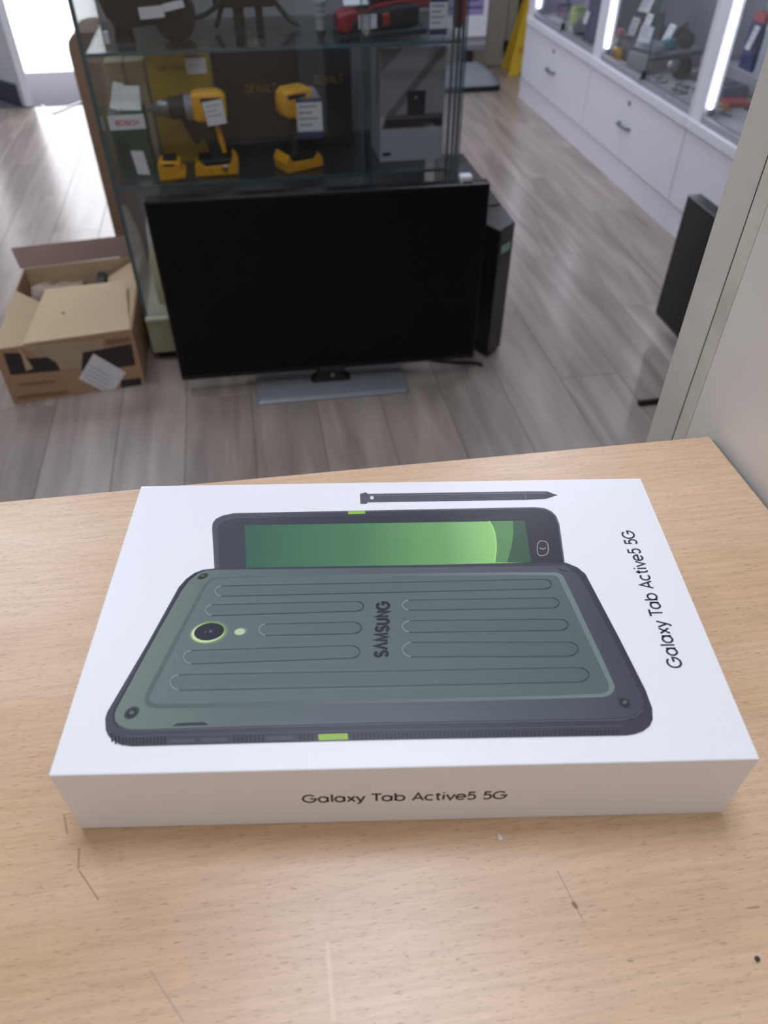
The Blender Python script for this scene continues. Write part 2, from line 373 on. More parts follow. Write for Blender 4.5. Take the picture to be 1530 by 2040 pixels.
# flecks lying on the worktop
q = onz(996, 1669, TOP)
tag(MB().prism([q+Vector((-.001,-.0012,0)), q+Vector((.0009,-.0011,0)), q+Vector((.0005,.0006,0)), q+Vector((-.0003,.0016,0))], (0,0,.0006)).build('paper_fleck', mat('white_paper', C(225, 225, 225), .6)), 'tiny white paper fleck on the counter before the box', 'fleck')
q = onz(1508, 1911, TOP)
tag(MB().lathe([(0, .0008), (.0006, .001), (.0011, .0004)], q, n=8).build('dark_crumb', mat('dark_crumb', C(60, 62, 72), .7)), 'tiny dark crumb on the counter near the right edge', 'crumb')

# ------------------------------------------------------------------ the white tablet box with its print
BX, BD, BH = .26, .1585, .044
tb = empty('tablet_box', (0, 0, TOP), -TH, 'flat white cardboard tablet box with a green tablet printed on its lid', 'box')
m_card = mat('white_box_card', C(240, 240, 243), .35, noise=.006, bump=.02, bscale=900)
MB().box(-BX/2, BX/2, -BD/2, BD/2, 0, BH).build('carton', m_card, tb, bevel=.0006, seg=2)
def pr(r, g, b): return tuple(max(.008, min(.9, lin(v)/lin(w_)*.86 - .024)) for v, w_ in zip((r, g, b), (234, 239, 250))) + (1,)
LV = [0]
def lvl(k): return .00006 + k*.00004
def pm_(name, rgb, rough=.35): return mat('print_'+name, pr(*rgb), rough, noise=.02, nscale=400)
def pxpoly(pts, k): return [box_top(x, y, lvl(k)) for x, y in pts]
def smooth_loop(pts, it=2):
    for _ in range(it):
        q = []
        for i in range(len(pts)):
            a, b2 = pts[i], pts[(i+1) % len(pts)]
            q += [(a[0]*.75+b2[0]*.25, a[1]*.75+b2[1]*.25), (a[0]*.25+b2[0]*.75, a[1]*.25+b2[1]*.75)]
        pts = q
    return pts
def flat(): m = MB(); m.flat = True; return m
def grad(name, stops, axis=0, rough=.35):
    """print colour running across the lid (object coordinates)"""
    m = bpy.data.materials.new('print_'+name); m.use_nodes = True; nt = m.node_tree; b = nt.nodes['Principled BSDF']
    tc = node(nt, 'ShaderNodeTexCoord'); sp = node(nt, 'ShaderNodeSeparateXYZ'); nt.links.new(tc.outputs['Object'], sp.inputs[0])
    mr = node(nt, 'ShaderNodeMapRange'); mr.inputs['From Min'].default_value = stops[0][0]; mr.inputs['From Max'].default_value = stops[-1][0]
    nt.links.new(sp.outputs[axis], mr.inputs['Value'])
    r = node(nt, 'ShaderNodeValToRGB'); e = r.color_ramp.elements; s0, s1 = stops[0][0], stops[-1][0]
    e[0].color = pr(*stops[0][1]); e[1].color = pr(*stops[-1][1])
    for s_, c2 in stops[1:-1]: k = e.new((s_-s0)/(s1-s0)); k.color = pr(*c2)
    nt.links.new(mr.outputs[0], r.inputs['Fac']); nt.links.new(r.outputs[0], b.inputs['Base Color']); b.inputs['Roughness'].default_value = rough
    return m
def strip(mb, pts, wd, k, closed=False):
    """thin printed line along pixel points"""
    n = len(pts)
    for i in range(n if closed else n-1):
        a, b2 = Vector(pts[i]), Vector(pts[(i+1) % n]); t = (b2-a)
        if t.length < 1e-6: continue
        nn_ = Vector((-t.y, t.x)).normalized()*wd/2
        mb.poly(pxpoly([a-nn_, b2-nn_, b2+nn_, a+nn_], k))
art = MB().poly([(-.002,-.002,0)]*3) if False else None
# -- tablet seen from the front, behind
front = [(429,1136),(424,1053),(425,1043),(431,1035),(443,1029),(466,1024),(1065,1012),(1085,1014),(1098,1020),(1107,1029),(1113,1045),(1124,1124)]
tabf = flat().poly(pxpoly(front, 0)).build('printed_tablet_front', grad('bezel', [(-.07, (88, 90, 102)), (.0, (62, 64, 76)), (.08, (50, 50, 62))]), tb)
rim = flat(); strip(rim, front[:], 3.0, 1); rim.build('printed_rim', pm_('rim_grey', (96, 98, 110)), tabf)
inner = [(437,1136),(433,1056),(437,1045),(447,1038),(470,1033),(1062,1021),(1084,1024),(1098,1034),(1104,1048),(1114,1124)]
flat().poly(pxpoly(inner, 2)).build('printed_glass', grad('glassface', [(-.07, (74, 76, 90)), (.0, (56, 58, 68)), (.08, (52, 50, 62))]), tabf)
xl, xr = box_top(487,1090).x, box_top(985,1080).x
flat().poly(pxpoly([(487,1047),(1045,1038),(1058,1121),(491,1135)], 3)).build('printed_screen', grad('screen', [(xl, (70, 104, 92)), (xl+(xr-xl)*.45, (84, 132, 100)), (xl+(xr-xl)*.8, (112, 172, 110)), (xr, (150, 214, 130))]), tabf)
arcp = [(974,1039),(981,1050),(986,1064),(988,1081),(988,1098),(985,1121)]
flat().poly(pxpoly(arcp + [(1058,1121),(1045,1038)], 4)).build('printed_screen_shade', pm_('screen_mid', (100, 146, 98)), tabf)
flat().poly(pxpoly([(1022,1038.4),(1023,1060),(1019,1090),(1010,1121),(1058,1121),(1045,1038)], 5)).build('printed_screen_dark', pm_('screen_dark', (64, 92, 74)), tabf)
hl = flat(); strip(hl, arcp, 3, 5); hl.build('printed_screen_glow', pm_('screen_glow', (172, 228, 140)), tabf)
flat().poly(pxpoly([(693,1019),(727,1018),(728,1024),(694,1025)], 3)).build('printed_green_key', pm_('lime', (150, 196, 84)), tabf)
hb = flat(); hp = smooth_loop([(1071,1079),(1086,1078),(1092,1085),(1092,1102),(1086,1107),(1074,1108),(1070,1101)], 1); strip(hb, hp, 1.4, 4, True); strip(hb, [(1075,1092),(1081,1095),(1087,1092)], 1.6, 4); hb.build('printed_home_key', pm_('key_line', (176, 178, 182)), tabf)
# -- stylus
sty = flat().poly(pxpoly([(717,984),(729,981),(733,984),(1046,979),(1090,979),(1103,984),(1111,986.5),(1103,989),(1088,994),(1046,996),(733,1001),(730,1004),(718,1004)], 0)).build('printed_stylus', grad('pen', [(-.02, (92, 98, 108)), (.08, (62, 66, 78))]), tb)
pl_ = flat(); strip(pl_, [(735,988),(1046,982.5),(1088,982.5)], 2.2, 1); strip(pl_, [(1047,979),(1047,996)], 1.5, 2); pl_.build('printed_pen_light', pm_('pen_light', (104, 110, 120)), sty)
flat().poly(pxpoly([(741+4*math.cos(t*PI/5), 992+3.6*math.sin(t*PI/5)) for t in range(10)], 2)).build('printed_pen_hole', pm_('pen_hole', (222, 225, 238)), sty)
pk = flat(); strip(pk, [(948,990),(980,989)], 6, 2); pk.build('printed_pen_key', pm_('pen_key', (70, 74, 85)), sty)
# -- tablet seen from the back
outer = [(430,1133),(404,1136),(388,1142),(371,1154),(356,1171),(294,1283),(214,1419),(210,1432),(211,1455),(216,1466),(225,1475),(241,1484),(263,1487),(453,1482),(760,1474),(1246,1465.5),(1264,1463),(1281,1457),(1294,1447),(1300,1434),(1299,1412),(1286,1376),(1234,1273),(1176,1163),(1166,1144),(1150,1131),(1128,1122),(760,1127.5)]
tabb = flat().poly(pxpoly(outer, 6)).build('printed_tablet_back', grad('shell', [(-.1, (72, 74, 88)), (.1, (66, 64, 82))]), tb)
panel = [(430,1136),(410,1138),(394,1144),(378,1157),(362,1178),(300,1288),(233,1412),(229,1424),(230,1437),(240,1447),(258,1453),(275,1454),(760,1440),(1240,1432),(1262,1426),(1277,1414),(1282,1400),(1278,1388),(1222,1275),(1164,1165),(1150,1145),(1126,1128),(760,1132)]
flat().poly(pxpoly(panel, 7)).build('printed_back_panel', grad('panel', [(box_top(240,1300).x, (116, 132, 128)), (box_top(520,1300).x, (100, 112, 118)), (box_top(760,1300).x, (92, 102, 110)), (box_top(1130,1300).x, (82, 88, 100)), (box_top(1250,1300).x, (76, 78, 94))]), tabb)  # print tones, partly reflections on the lid put into the colour
inset = [(430,1150),(414,1157),(403,1170),(293,1377),(287,1394),(291,1406),(305,1412),(340,1412),(760,1402),(1195,1391),(1216,1386),(1225,1374),(1222,1360),(1124,1152),(1118,1145),(1105,1140),(760,1144)]
flat().poly(pxpoly(smooth_loop(inset, 1), 8)).build('printed_panel_edge', grad('pedge', [(box_top(290,1300).x, (90, 104, 104)), (box_top(760,1300).x, (104, 116, 122)), (box_top(1180,1300).x, (118, 134, 138))]), tabb)
inset2 = [(434,1153),(420,1159),(410,1171),(304,1378),(297,1393),(302,1401),(316,1404),(345,1404),(760,1394),(1190,1384),(1208,1380),(1214,1372),(1210,1358),(1114,1155),(1108,1149),(1098,1146),(760,1149)]
flat().poly(pxpoly(smooth_loop(inset2, 1), 9)).build('printed_panel_face', grad('pface', [(box_top(300,1300).x, (108, 122, 126)), (box_top(700,1300).x, (100, 113, 119)), (box_top(1180,1300).x, (92, 106, 110))]), tabb)
CAPS = [((427,1179),(1098,1164.8),10.2,9.6),((408,1217),(724,1209),10.8,9.8),((800,1207),(1113.6,1202.5),10.2,10),((514,1256),(720,1252),11.4,11.6),((800,1249.5),(1131.5,1246),11.6,11.2),((364,1310.5),(717,1300),13.4,12.6),((800,1295.5),(1151,1294.5),14.6,14.2),((337,1361),(1172.5,1345.5),15.6,14.4)]
m_ridge = grad('ridge', [(box_top(300,1300).x, (103, 117, 123)), (box_top(1180,1300).x, (90, 104, 110))])
for (lx, ly), (rx, ry), hL, hR in CAPS:
    pts = []
    for i in range(13):
        t = math.radians(90 + 180*i/12); pts.append((lx + 1.55*hL + 1.55*hL*math.cos(t), ly - hL*math.sin(t)))
    for i in range(13):
        t = math.radians(-90 + 180*i/12); pts.append((rx - 1.55*hR + 1.55*hR*math.cos(t), ry - hR*math.sin(t)))
    flat().poly(pxpoly(pts, 10)).build('printed_ridge', m_ridge, tabb)
    dl_ = flat(); strip(dl_, pts, 1.4, 11, True); strip(dl_, pts[14:25], 2.4, 12); dl_.build('printed_ridge_outline', pm_('ridge_line', (66, 76, 82)), tabb)
    hl_ = flat(); strip(hl_, [(a+1.5, b2) for a, b2 in pts[1:12]], 3.0, 12); hl_.build('printed_ridge_light', pm_('ridge_light', (134, 148, 153)), tabb)
# camera, flash, screws, keys
def pell(cx, cy, rx, ry, k, n=28, tilt=-.12): return pxpoly([(cx + rx*math.cos(2*PI*i/n), cy + ry*math.sin(2*PI*i/n) + tilt*rx*math.cos(2*PI*i/n)) for i in range(n)], k)
flat().poly(pell(417, 1261.5, 39, 23, 10)).build('printed_camera_bed', pm_('cam_bed', (122, 136, 140)), tabb)
flat().poly(pell(415, 1262, 35, 21, 11)).build('printed_camera_ring', pm_('cam_ring', (140, 186, 88)), tabb)
flat().poly(pell(414.5, 1262, 32.5, 19, 12)).build('printed_camera_ring_light', pm_('cam_ring2', (212, 230, 196)), tabb)
flat().poly(pell(417, 1260, 30, 17.2, 13)).build('printed_camera_lens', pm_('cam_lens', (46, 44, 62)), tabb)
d2 = flat(); d2.poly(pell(410, 1261, 2, 1.6, 14, 8)); d2.poly(pell(420, 1259.5, 3.2, 3, 14, 10)); d2.build('printed_lens_glint', pm_('lens_glint', (98, 98, 142)), tabb)
flat().poly(pell(479.5, 1259, 13.5, 8.2, 10)).build('printed_flash_bed', pm_('flash_bed', (124, 138, 142)), tabb)
flat().poly(pell(478, 1260, 10.5, 6.2, 11)).build('printed_flash', pm_('flash', (190, 216, 176)), tabb)
for cx, cy, rx, ry in ((404.5,1149,11,5),(263,1421,15.5,11.5),(1244,1400.5,14.5,11),(1122,1134,11,4.5)):
    fa = .5 if cx == 1122 else 1
    flat().poly(pell(cx, cy, rx, ry, 10, 18, -.35 if cx < 700 else .3)).build('printed_screw_seat', pm_('screw_seat%d' % (fa*2), (66, 76, 80) if fa == 1 else (84, 86, 100)), tabb)
    flat().poly(pell(cx, cy+1, rx*.74, ry*.74, 11, 18, -.35 if cx < 700 else .3)).build('printed_screw', pm_('screw%d' % (fa*2), (44, 52, 56) if fa == 1 else (78, 80, 94)), tabb)
    flat().poly(pell(cx, cy, rx*.34, ry*.36, 12, 12)).build('printed_screw_core', pm_('screw_core%d' % (fa*2), (96, 104, 110) if fa == 1 else (88, 88, 104)), tabb)
flat().poly(pxpoly([(343,1448),(354,1441.5),(408,1439.5),(416,1445.5)], 8)).build('printed_notch', pm_('notch', (58, 60, 72)), tabb)
gl = flat(); strip(gl, [(236,1445),(256,1455),(275,1457),(760,1443.5),(1240,1435),(1266,1428),(1281,1414)], 2.0, 8); strip(gl, [(226,1472),(250,1469),(453,1463),(760,1456),(1240,1447)], 1.4, 8); gl.build('printed_edge_light', pm_('edge_light', (96, 100, 114)), tabb)
dk_ = flat(); strip(dk_, [(392,1143),(376,1155),(360,1176),(298,1286),(230,1412),(226,1424),(227,1438),(236,1449)], 3.2, 8); dk_.build('printed_edge_dark', pm_('edge_dark', (54, 56, 66)), tabb)
rb = flat()
def bot(x): return 1487 - (x-263)*(1487-1465.5)/(1246-263)
x = 222
while x < 1230:
    if not (330 < x < 458 or 528 < x < 590 or 628 < x < 700):
        hgt = 16 - 6*(x-222)/1000; yb = bot(x) - 2.0 - (8 if x < 228 else (3 if x < 240 else 0)); rb.poly(pxpoly([(x, yb-hgt), (x+3.4, yb-hgt), (x+3.4, yb), (x, yb)], 8))
    x += 8.2 if x > 330 else 7
tag(rb.build('printed_grip_ribs', pm_('rib', (38, 38, 50)), tabb), None, None, kind='stuff')
for kp in ([(336,1474.5),(388,1473),(388,1480),(336,1482)], [(401,1472.5),(453,1471),(453,1478.5),(401,1480)], [(532,1469),(584,1467.5),(584,1474.5),(532,1476.5)]): flat().poly(pxpoly(kp, 8)).build('printed_side_key', pm_('side_key', (82, 88, 100)), tabb)
flat().poly(pxpoly([(634,1464),(692,1462),(694,1474),(635,1476)], 8)).build('printed_green_key', pm_('lime2', (156, 196, 92)), tabb)
gk = flat()
for i in range(10):
    for j in range(2): cx, cy = 638 + i*5.6 + j*2.8, 1467 + j*4.5 - i*.2; gk.poly(pxpoly([(cx, cy-1), (cx+1.4, cy), (cx, cy+1), (cx-1.4, cy)], 9))
tag(gk.build('printed_key_texture', pm_('lime3', (118, 160, 72)), tabb), None, None, kind='stuff')
# lettering
m_ink = pm_('ink', (58, 58, 74), .4)
A0, A1 = box_top(1360, 1330), box_top(1259.5, 1056); CH = (box_top(1360, 1325) - box_top(1333, 1325)).x
xb = (A0.x + A1.x)/2
text_mesh('Galaxy Tab Active5 5G', lambda u, v: Vector((A0.x + (A1.x-A0.x)*u - v*CH, A0.y + (A1.y-A0.y)*u, .044 + lvl(0))), .125).build('lid_lettering', m_ink, tb)
S0, S1 = box_top(773, 1309.5), box_top(776, 1198.5); SH = (box_top(773, 1305) - box_top(745, 1305)).x
text_mesh('SVMSUNG', lambda u, v: Vector((S0.x + (S1.x-S0.x)*u - v*SH*.86 - .0003, S0.y + (S1.y-S0.y)*u, .044 + lvl(11))), .21, .1).build('back_lettering', pm_('logo', (42, 48, 56)), tabb)
B0, B1 = box_front(604, 1598.5), box_front(1010, 1590.5); FH = box_front(620, 1585).z - box_front(620, 1599).z
text_mesh('Galaxy Tab Active5 5G', lambda u, v: Vector((B0.x + (B1.x-B0.x)*u, -BD/2-.00006, B0.z + (B1.z-B0.z)*u + v*FH)), .14).build('side_lettering', mat('print_side_ink', C(70, 64, 62), .5), tb)

# ------------------------------------------------------------------ televisions
m_tvb = mat('gloss_black_plastic', C(14, 14, 17), .25); m_scr = mat('dark_screen', C(14, 14, 18), .35, spec=.2)
m_silver = mat('brushed_silver', C(150, 153, 158), .35, metal=.3); m_mk = mat('matt_black_plastic', C(22, 22, 25), .55)
ang = math.radians(-1.55)
tv = empty('flat_television', (.13, 1.68, 0), ang, 'large black flat television on a silver foot before the glass showcase', 'television')
TVW, Z0, Z1 = .862, .052, .562
MB().box(-.43, -.43+TVW, -.012, .028, Z0, Z1).build('television_case', m_tvb, tv, bevel=.004)
MB().box(-.424, -.424+TVW-.012, -.0145, -.011, Z0+.016, Z1-.008).build('screen', m_scr, tv)
MB().box(-.30, .30, .028, .05, Z0+.06, Z1-.12).build('rear_cover', m_mk, tv, bevel=.01)
st = MB().loft([rrect(-.222, .222, -.092, .085, .012, z=0), rrect(-.222, .222, -.092, .085, .012, z=.006), rrect(-.214, .214, -.084, .078, .012, z=.0115)]).build('stand_base', m_silver, tv, smooth=True)
MB().loft([rrect(-.06, .06, -.016, .03, .012, z=.011), rrect(-.04, .04, -.01, .026, .01, z=.03), rrect(-.034, .034, -.008, .024, .008, z=.07)]).build('stand_neck', m_mk, tv, smooth=True)
lab(MB().lathe([(-.0175, .005), (-.02, .0045), (-.021, .002)], (.005, 0, .036), 'Y', 14).build('stand_badge', m_alu, tv), 'small round chrome badge')
MB().box(-.03, .04, -.0165, -.012, Z0-.006, Z0+.012).build('sensor_bar', mat('sensor_grey', C(44, 44, 50), .3), tv, bevel=.002)
q = ony(930, 358, 1.66)
clip = empty('plastic_clip', (q.x, 1.672, Z1+.001), ang, 'small white plastic clip hooked over the top of the television', 'clip')
mc = mat('white_plastic', C(210, 212, 218), .35)
MB().box(-.014, .018, -.004, .024, 0, .016).build('clip_body', mc, clip, bevel=.005); MB().lathe([(-.024, .0), (-.022, .005), (-.004, .0045), (.004, .0035)], (-.012, -.009, 0), 'Z', 10).build('clip_tongue', mat('grey_rubber', C(140, 140, 146), .5), clip, smooth=True)
# black tower behind the television
tw = empty('computer_tower', (.62, 1.80, 0), 0, 'black computer tower standing behind the right end of the television', 'computer')
fp = [(.683, 1.774), (.683, 2.36), (.583, 2.36), (.583, 1.800), (.600, 1.770), (.624, 1.722)]
loc = lambda z: [Vector((a-.62, b2-1.80, z)) for a, b2 in fp]
MB().loft([loc(.012), loc(.408)]).build('tower_case', m_tvb, tw, bevel=.003)
for sx, sy in ((-.02, .02), (.045, .02), (-.02, .5), (.045, .5)): MB().lathe([(0, .012), (.013, .012)], (sx, sy, 0), n=10).build('foot', m_mk, tw)
a, b2 = Vector((.624-.62, 1.722-1.80, 0)), Vector((.683-.62, 1.774-1.80, 0)); dn = Vector(((b2-a).y, -(b2-a).x, 0)).normalized()
lab(MB().quad(*[a.lerp(b2, t) + dn*.0008 + Vector((0, 0, z)) for t, z in ((.2, .335), (.8, .335), (.8, .36), (.2, .36))]).build('sticker', mat('mint_sticker', C(150, 190, 176), .5), tw), 'pale mint sticker')
MB().box(-.01, .055, .1, .45, .408, .411).build('top_grille', m_mk, tw)
# cable on the floor behind the TV
tag(MB().tube([(.40, 1.78, .006), (.47, 1.735, .006), (.53, 1.715, .006), (.585, 1.70, .006), (.60, 1.685, .006)], .0055).build('black_cable', m_mk, smooth=True), 'black cable lying on the floor under the television', 'cable')
# second screen standing sideways at the right
t2 = empty('standing_monitor', (1.215, 1.24, 0), 0, 'black flat screen on feet seen side-on behind the door jamb', 'television')
MB().box(-.012, .03, -.55, .556, .066, .445).build('monitor_case', m_tvb, t2, bevel=.003); MB().box(-.0145, -.011, -.545, .55, .08, .438).build('screen', m_scr, t2)
for fy in (.17, -.4): MB().tube([(-.225, fy, .008), (-.05, fy, .010), (0, fy, .07), (.05, fy, .010), (.18, fy, .008)], .008, 8).build('foot', m_mk, t2, smooth=True)

# ------------------------------------------------------------------ glass showcase behind the television
g_clear = glass('cabinet_glass', (.965, .975, .975, 1), haze=.012); g_shelf = glass('shelf_glass', (.90, .93, .93, 1)); g_edge = mat('glass_edge_teal', C(78, 104, 110), .15)
VX0, VX1, VY0, VY1, VH = -.395, .535, 1.885, 2.30, 1.32
vc = empty('glass_showcase', (0, 0, 0), 0, 'tall glass showcase with power tools behind the television', 'showcase')
m_plinth = mat('cream_plinth', C(168, 164, 138), .45)
MB().box(VX0+.01, VX1-.01, VY0+.02, VY1-.01, 0, .03).build('plinth_base', m_mk, vc); MB().box(VX0, VX1, VY0, VY1, .03, .135).build('plinth', m_plinth, vc, bevel=.003)
MB().box(VX0, VX1, VY0-.003, VY1, .135, .147).build('plinth_ledge', mat('cream_ledge', C(196, 194, 172), .4), vc, bevel=.002)
GT = .006
for nm_, x0, x1, y0, y1 in (('side_pane', VX0, VX0+GT, VY0+.02, VY1-.012), ('side_pane', VX1-GT, VX1, VY0+.02, VY1-.012), ('sliding_pane', VX0, .292, VY0+.010, VY0+.015), ('sliding_pane', .272, VX1, VY0+.001, VY0+.006)):
    MB().box(x0, x1, y0, y1, .149, VH).build(nm_, g_clear, vc)
for x0, x1, y0, y1 in ((VX0-.001, VX0+GT+.001, VY0+.016, VY0+.0195), (VX1-GT-.001, VX1+.001, VY0+.016, VY0+.0195), (.2922, .2940, VY0+.010, VY0+.015), (.2690, .2718, VY0+.001, VY0+.006), (VX1+.0004, VX1+.003, VY0+.001, VY0+.006), (VX0-.003, VX0-.0004, VY0+.010, VY0+.015)):
    MB().box(x0, x1, y0, y1, .149, VH).build('glass_edge', g_edge, vc)
MB().box(VX0, VX1, VY1-.011, VY1, .149, VH).build('back_panel', mat('grey_back_panel', C(160, 162, 166), .3), vc)
MB().box(VX0, VX1, VY0, VY1, VH, VH+.008).build('top_pane', g_clear, vc)
SH = {}
for z in (.518, .828, 1.12):
    MB().box(VX0+GT+.001, VX1-GT-.001, VY0+.028, VY1-.013, z-.008, z).build('shelf', g_shelf, vc)
    MB().box(VX0+GT+.001, VX1-GT-.001, VY0+.024, VY0+.0278, z-.008, z).build('shelf_edge', g_edge, vc)
for x_ in (VX1-.028, VX1-.014): MB().box(x_, x_+.006, VY0+.03, VY0+.036, .149, VH).build('upright_strip', mat('steel_strip', C(128, 134, 142), .35, metal=.7), vc)
q = ony(915, 30, VY0-.004)
lk = MB().box(q.x-.009, q.x+.007, VY0-.012, VY0-.0005, .86, 1.02).build('lock_bar', mat('dark_brown_bar', C(66, 54, 54), .4), vc, bevel=.002)
MB().box(q.x+.0072, q.x+.013, VY0-.010, VY0-.0005, .868, 1.02).build('lock_bar_edge', mat('dull_red', C(140, 74, 76), .5), vc)

# tall brown carton behind the showcase
q = ony(128, 66, 2.45)
bc = empty('tall_carton', (0, 0, 0), 0, 'tall brown cardboard carton standing behind the glass showcase', 'carton')
m_cb = mat('brown_cardboard', C(146, 120, 100), .75, noise=.05, nscale=8)
x0 = q.x
MB().prism([(x0, 2.45, 0), (x0+.88, 2.45, 0), (x0+.88, 2.45, .77), (x0+.045, 2.45, .775), (x0+.018, 2.45, .768), (x0+.004, 2.45, .752), (x0, 2.45, .73)], (0, .22, 0)).build('carton_body', m_cb, bc)
MB().box(x0-.001, x0+.016, 2.446, 2.4495, .05, .16).build('black_tab', m_mk, bc)

# ---- goods on the middle shelf (z = .518)
S2 = .5185
m_yel = mat('tool_yellow', C(232, 172, 36), .45); m_tag = mat('price_card', C(226, 228, 235), .6); m_tagink = mat('price_card_ink', C(120, 118, 140), .6); m_tagb = mat('price_card_blue', C(64, 60, 104), .6)
def card(parent, org, w_, h_, rx=0.0, rz=0.0, lines=4, head=None, foot=None, name='price_tag', ry=0.0):
    """thin printed card, front towards -y, hanging from its top centre"""
    M = Matrix.Translation(org) @ Matrix.Rotation(rz, 4, 'Z') @ Matrix.Rotation(ry, 4, 'Y') @ Matrix.Rotation(rx, 4, 'X')
    c = MB().box(-w_/2, w_/2, 0, .0008, -h_, 0, M).build(name, m_tag, parent)
    mb = flat()
    for i in range(lines):
        z = -h_*(.22 + .6*i/max(1, lines)); ln = w_*(.72 - .2*(i % 2)); mb.quad(*[M @ Vector(p_) for p_ in ((-w_*.4, -.0004, z), (-w_*.4+ln, -.0004, z), (-w_*.4+ln, -.0004, z+h_*.035), (-w_*.4, -.0004, z+h_*.035))])
    if lines: mb.build('printed_lines', m_tagink, c)
    for on, z0, z1 in ((head, -h_*.1, 0), (foot, -h_, -h_*.82)):
        if on: flat().quad(*[M @ Vector(p_) for p_ in ((-w_/2, -.0005, z0), (w_/2, -.0005, z0), (w_/2, -.0005, z1), (-w_/2, -.0005, z1))]).build('printed_band', m_tagb, c)
    return c
def make_drill(name, loc, rz, label, short=False):
    t = empty(name, loc, rz, label, 'drill', 'yellow drills on the middle shelf')
    dk = mat('tool_black', C(34, 32, 32), .5); steel = mat('chuck_steel', C(120, 120, 124), .3, metal=.8)
    ch = MB().lathe([(-.03, .006), (-.028, .009), (-.01, .010), (.0, .02)], (0, 0, .165), 'X', 18).build('bit_holder', steel, t, smooth=True) if short else MB().lathe([(-.112, .004), (-.098, .007), (-.092, .013), (-.07, .021), (-.052, .0225), (-.05, .02)], (0, 0, .165), 'X', 18).build('chuck', steel, t, smooth=True)
    if not short: MB().lathe([(-.05, .026), (-.03, .028), (-.012, .030), (-.008, .027)], (0, 0, .165), 'X', 18).build('clutch_collar', dk, t, smooth=True)
    gb = MB().lathe([(-.012, .0295), (.002, .031), (.008, .031)], (0, 0, .165), 'X', 18).build('gearbox_ring', mat('gear_grey', C(140, 140, 146), .4), t, smooth=True)
    sect = lambda x, hz, hy: [Vector((x, p_.x, .168 + p_.y)) for p_ in rrect(-hy, hy, -hz, hz, .012, 4)]
    MB().loft([sect(.008, .031, .028), sect(.02, .036, .031), (sect(.075, .036, .031)), sect(.088, .030, .026), sect(.094, .022, .02)]).build('motor_housing', m_yel, t, smooth=True)
    MB().box(.03, .082, -.0325, .0325, .182, .192).build('housing_stripe', dk, t)
    hs = lambda x, z, a_, b2: [Vector((x + p_.x, p_.y, z)) for p_ in rrect(-a_, a_, -b2, b2, .01, 4)]
    MB().loft([hs(.035, .14, .026, .021), hs(.042, .10, .019, .018), hs(.052, .06, .018, .018), hs(.056, .042, .024, .022)]).build('handle', dk, t, smooth=True)
    if not short: MB().loft([hs(.060, .135, .006, .0225), hs(.068, .09, .004, .0195), hs(.074, .055, .005, .0195)]).build('handle_stripe', m_yel, t, smooth=True)
    MB().loft([hs(.012, .132, .012, .009), hs(.014, .118, .013, .009), hs(.022, .102, .008, .009)]).build('trigger', dk, t, smooth=True)
    MB().box(.0, .10, -.034, .034, .024, .044).build('battery_shoe', dk, t, bevel=.006)
    MB().prism([(-.012, -.036, .002), (.104, -.036, .002), (.108, -.036, .03), (.096, -.036, .05), (.085, -.036, .03), (.02, -.036, .026), (.004, -.036, .042), (-.01, -.036, .026)], (0, .072, 0)).build('battery', m_yel, t, bevel=.003)
    lab(MB().lathe([(-.041, .006), (-.036, .009)], (.07, 0, .02), 'Y', 12).build('belt_clip_screw', m_alu, t), 'bright steel screw')
    return t
d1 = make_drill('cordless_drill', (-.172, 1.985, S2), 0, 'yellow cordless drill pointing left before the yellow box')
card(d1, (.060, -.040, .188), .050, .056, rx=-.12, ry=-.12, lines=3)
d2_ = make_drill('impact_driver', (.145, 2.005, S2), math.radians(205), 'yellow impact driver with a large hanging price card on the middle shelf', True)
card(d2_, (.030, .045, .182), .068, .098, rz=math.radians(-205), lines=4, head=True, foot=True)
q = ony(347, 330, 1.97)
bt = empty('spare_battery', (-.242, 1.965, S2), 0, 'yellow battery pack lying beside the left drill', 'battery')
MB().prism([(-.036, -.03, .0), (.034, -.03, .004), (.036, -.03, .022), (.026, -.03, .026), (.024, -.03, .046), (-.03, -.03, .05), (-.036, -.03, .04)], (0, .06, 0)).build('battery_body', m_yel, bt, bevel=.004); MB().box(-.02, .008, -.0312, -.029, .038, .043).build('vent_slot', m_mk, bt)
MB().box(-.02, .015, -.02, .02, .05, .056).build('contact_rail', m_mk, bt, bevel=.002)
yb = empty('yellow_tool_box', (-.19, 2.115, S2), math.radians(2), 'tall dull yellow tool carton standing behind the left drill', 'carton')
m_yb = mat('dull_yellow_card', C(176, 150, 54), .6)
MB().box(-.082, .082, -.035, .035, 0, .285).build('carton_body', m_yb, yb, bevel=.003)
text_mesh('DEWALT', lambda u, v: Vector((-.055 + .11*u*.8, -.0355, .232 + v*.011)), .12).build('carton_lettering', mat('yellow_card_ink', C(84, 72, 34), .6), yb)
flat().poly([(-.02 + .045*a, -.0358, .06 + .17*b2) for a, b2 in ((-.25, .55), (.9, .55), (1.4, .3), (1.25, 0), (.7, -.1), (.35, .1))]).build('printed_tool', mat('carton_print_dark', C(58, 50, 46), .6), yb)
card(yb, (.045, -.037, .262), .052, .042, lines=2, head=True)
bk = empty('black_tool_carton', (.09, 2.20, S2), 0, 'wide black tool carton with yellow lettering at the back of the middle shelf', 'carton')
m_bkc = mat('black_card', C(46, 42, 42), .55)
MB().box(-.195, .19, -.04, .06, 0, .288).build('carton_body', m_bkc, bk, bevel=.003)
flat().quad((-.194, -.0404, .235), (.189, -.0404, .235), (.189, -.0404, .286), (-.194, -.0404, .286)).build('printed_band', mat('purple_black_card', C(44, 38, 62), .5), bk)
m_ylt = mat('yellow_print', C(150, 128, 56), .6)
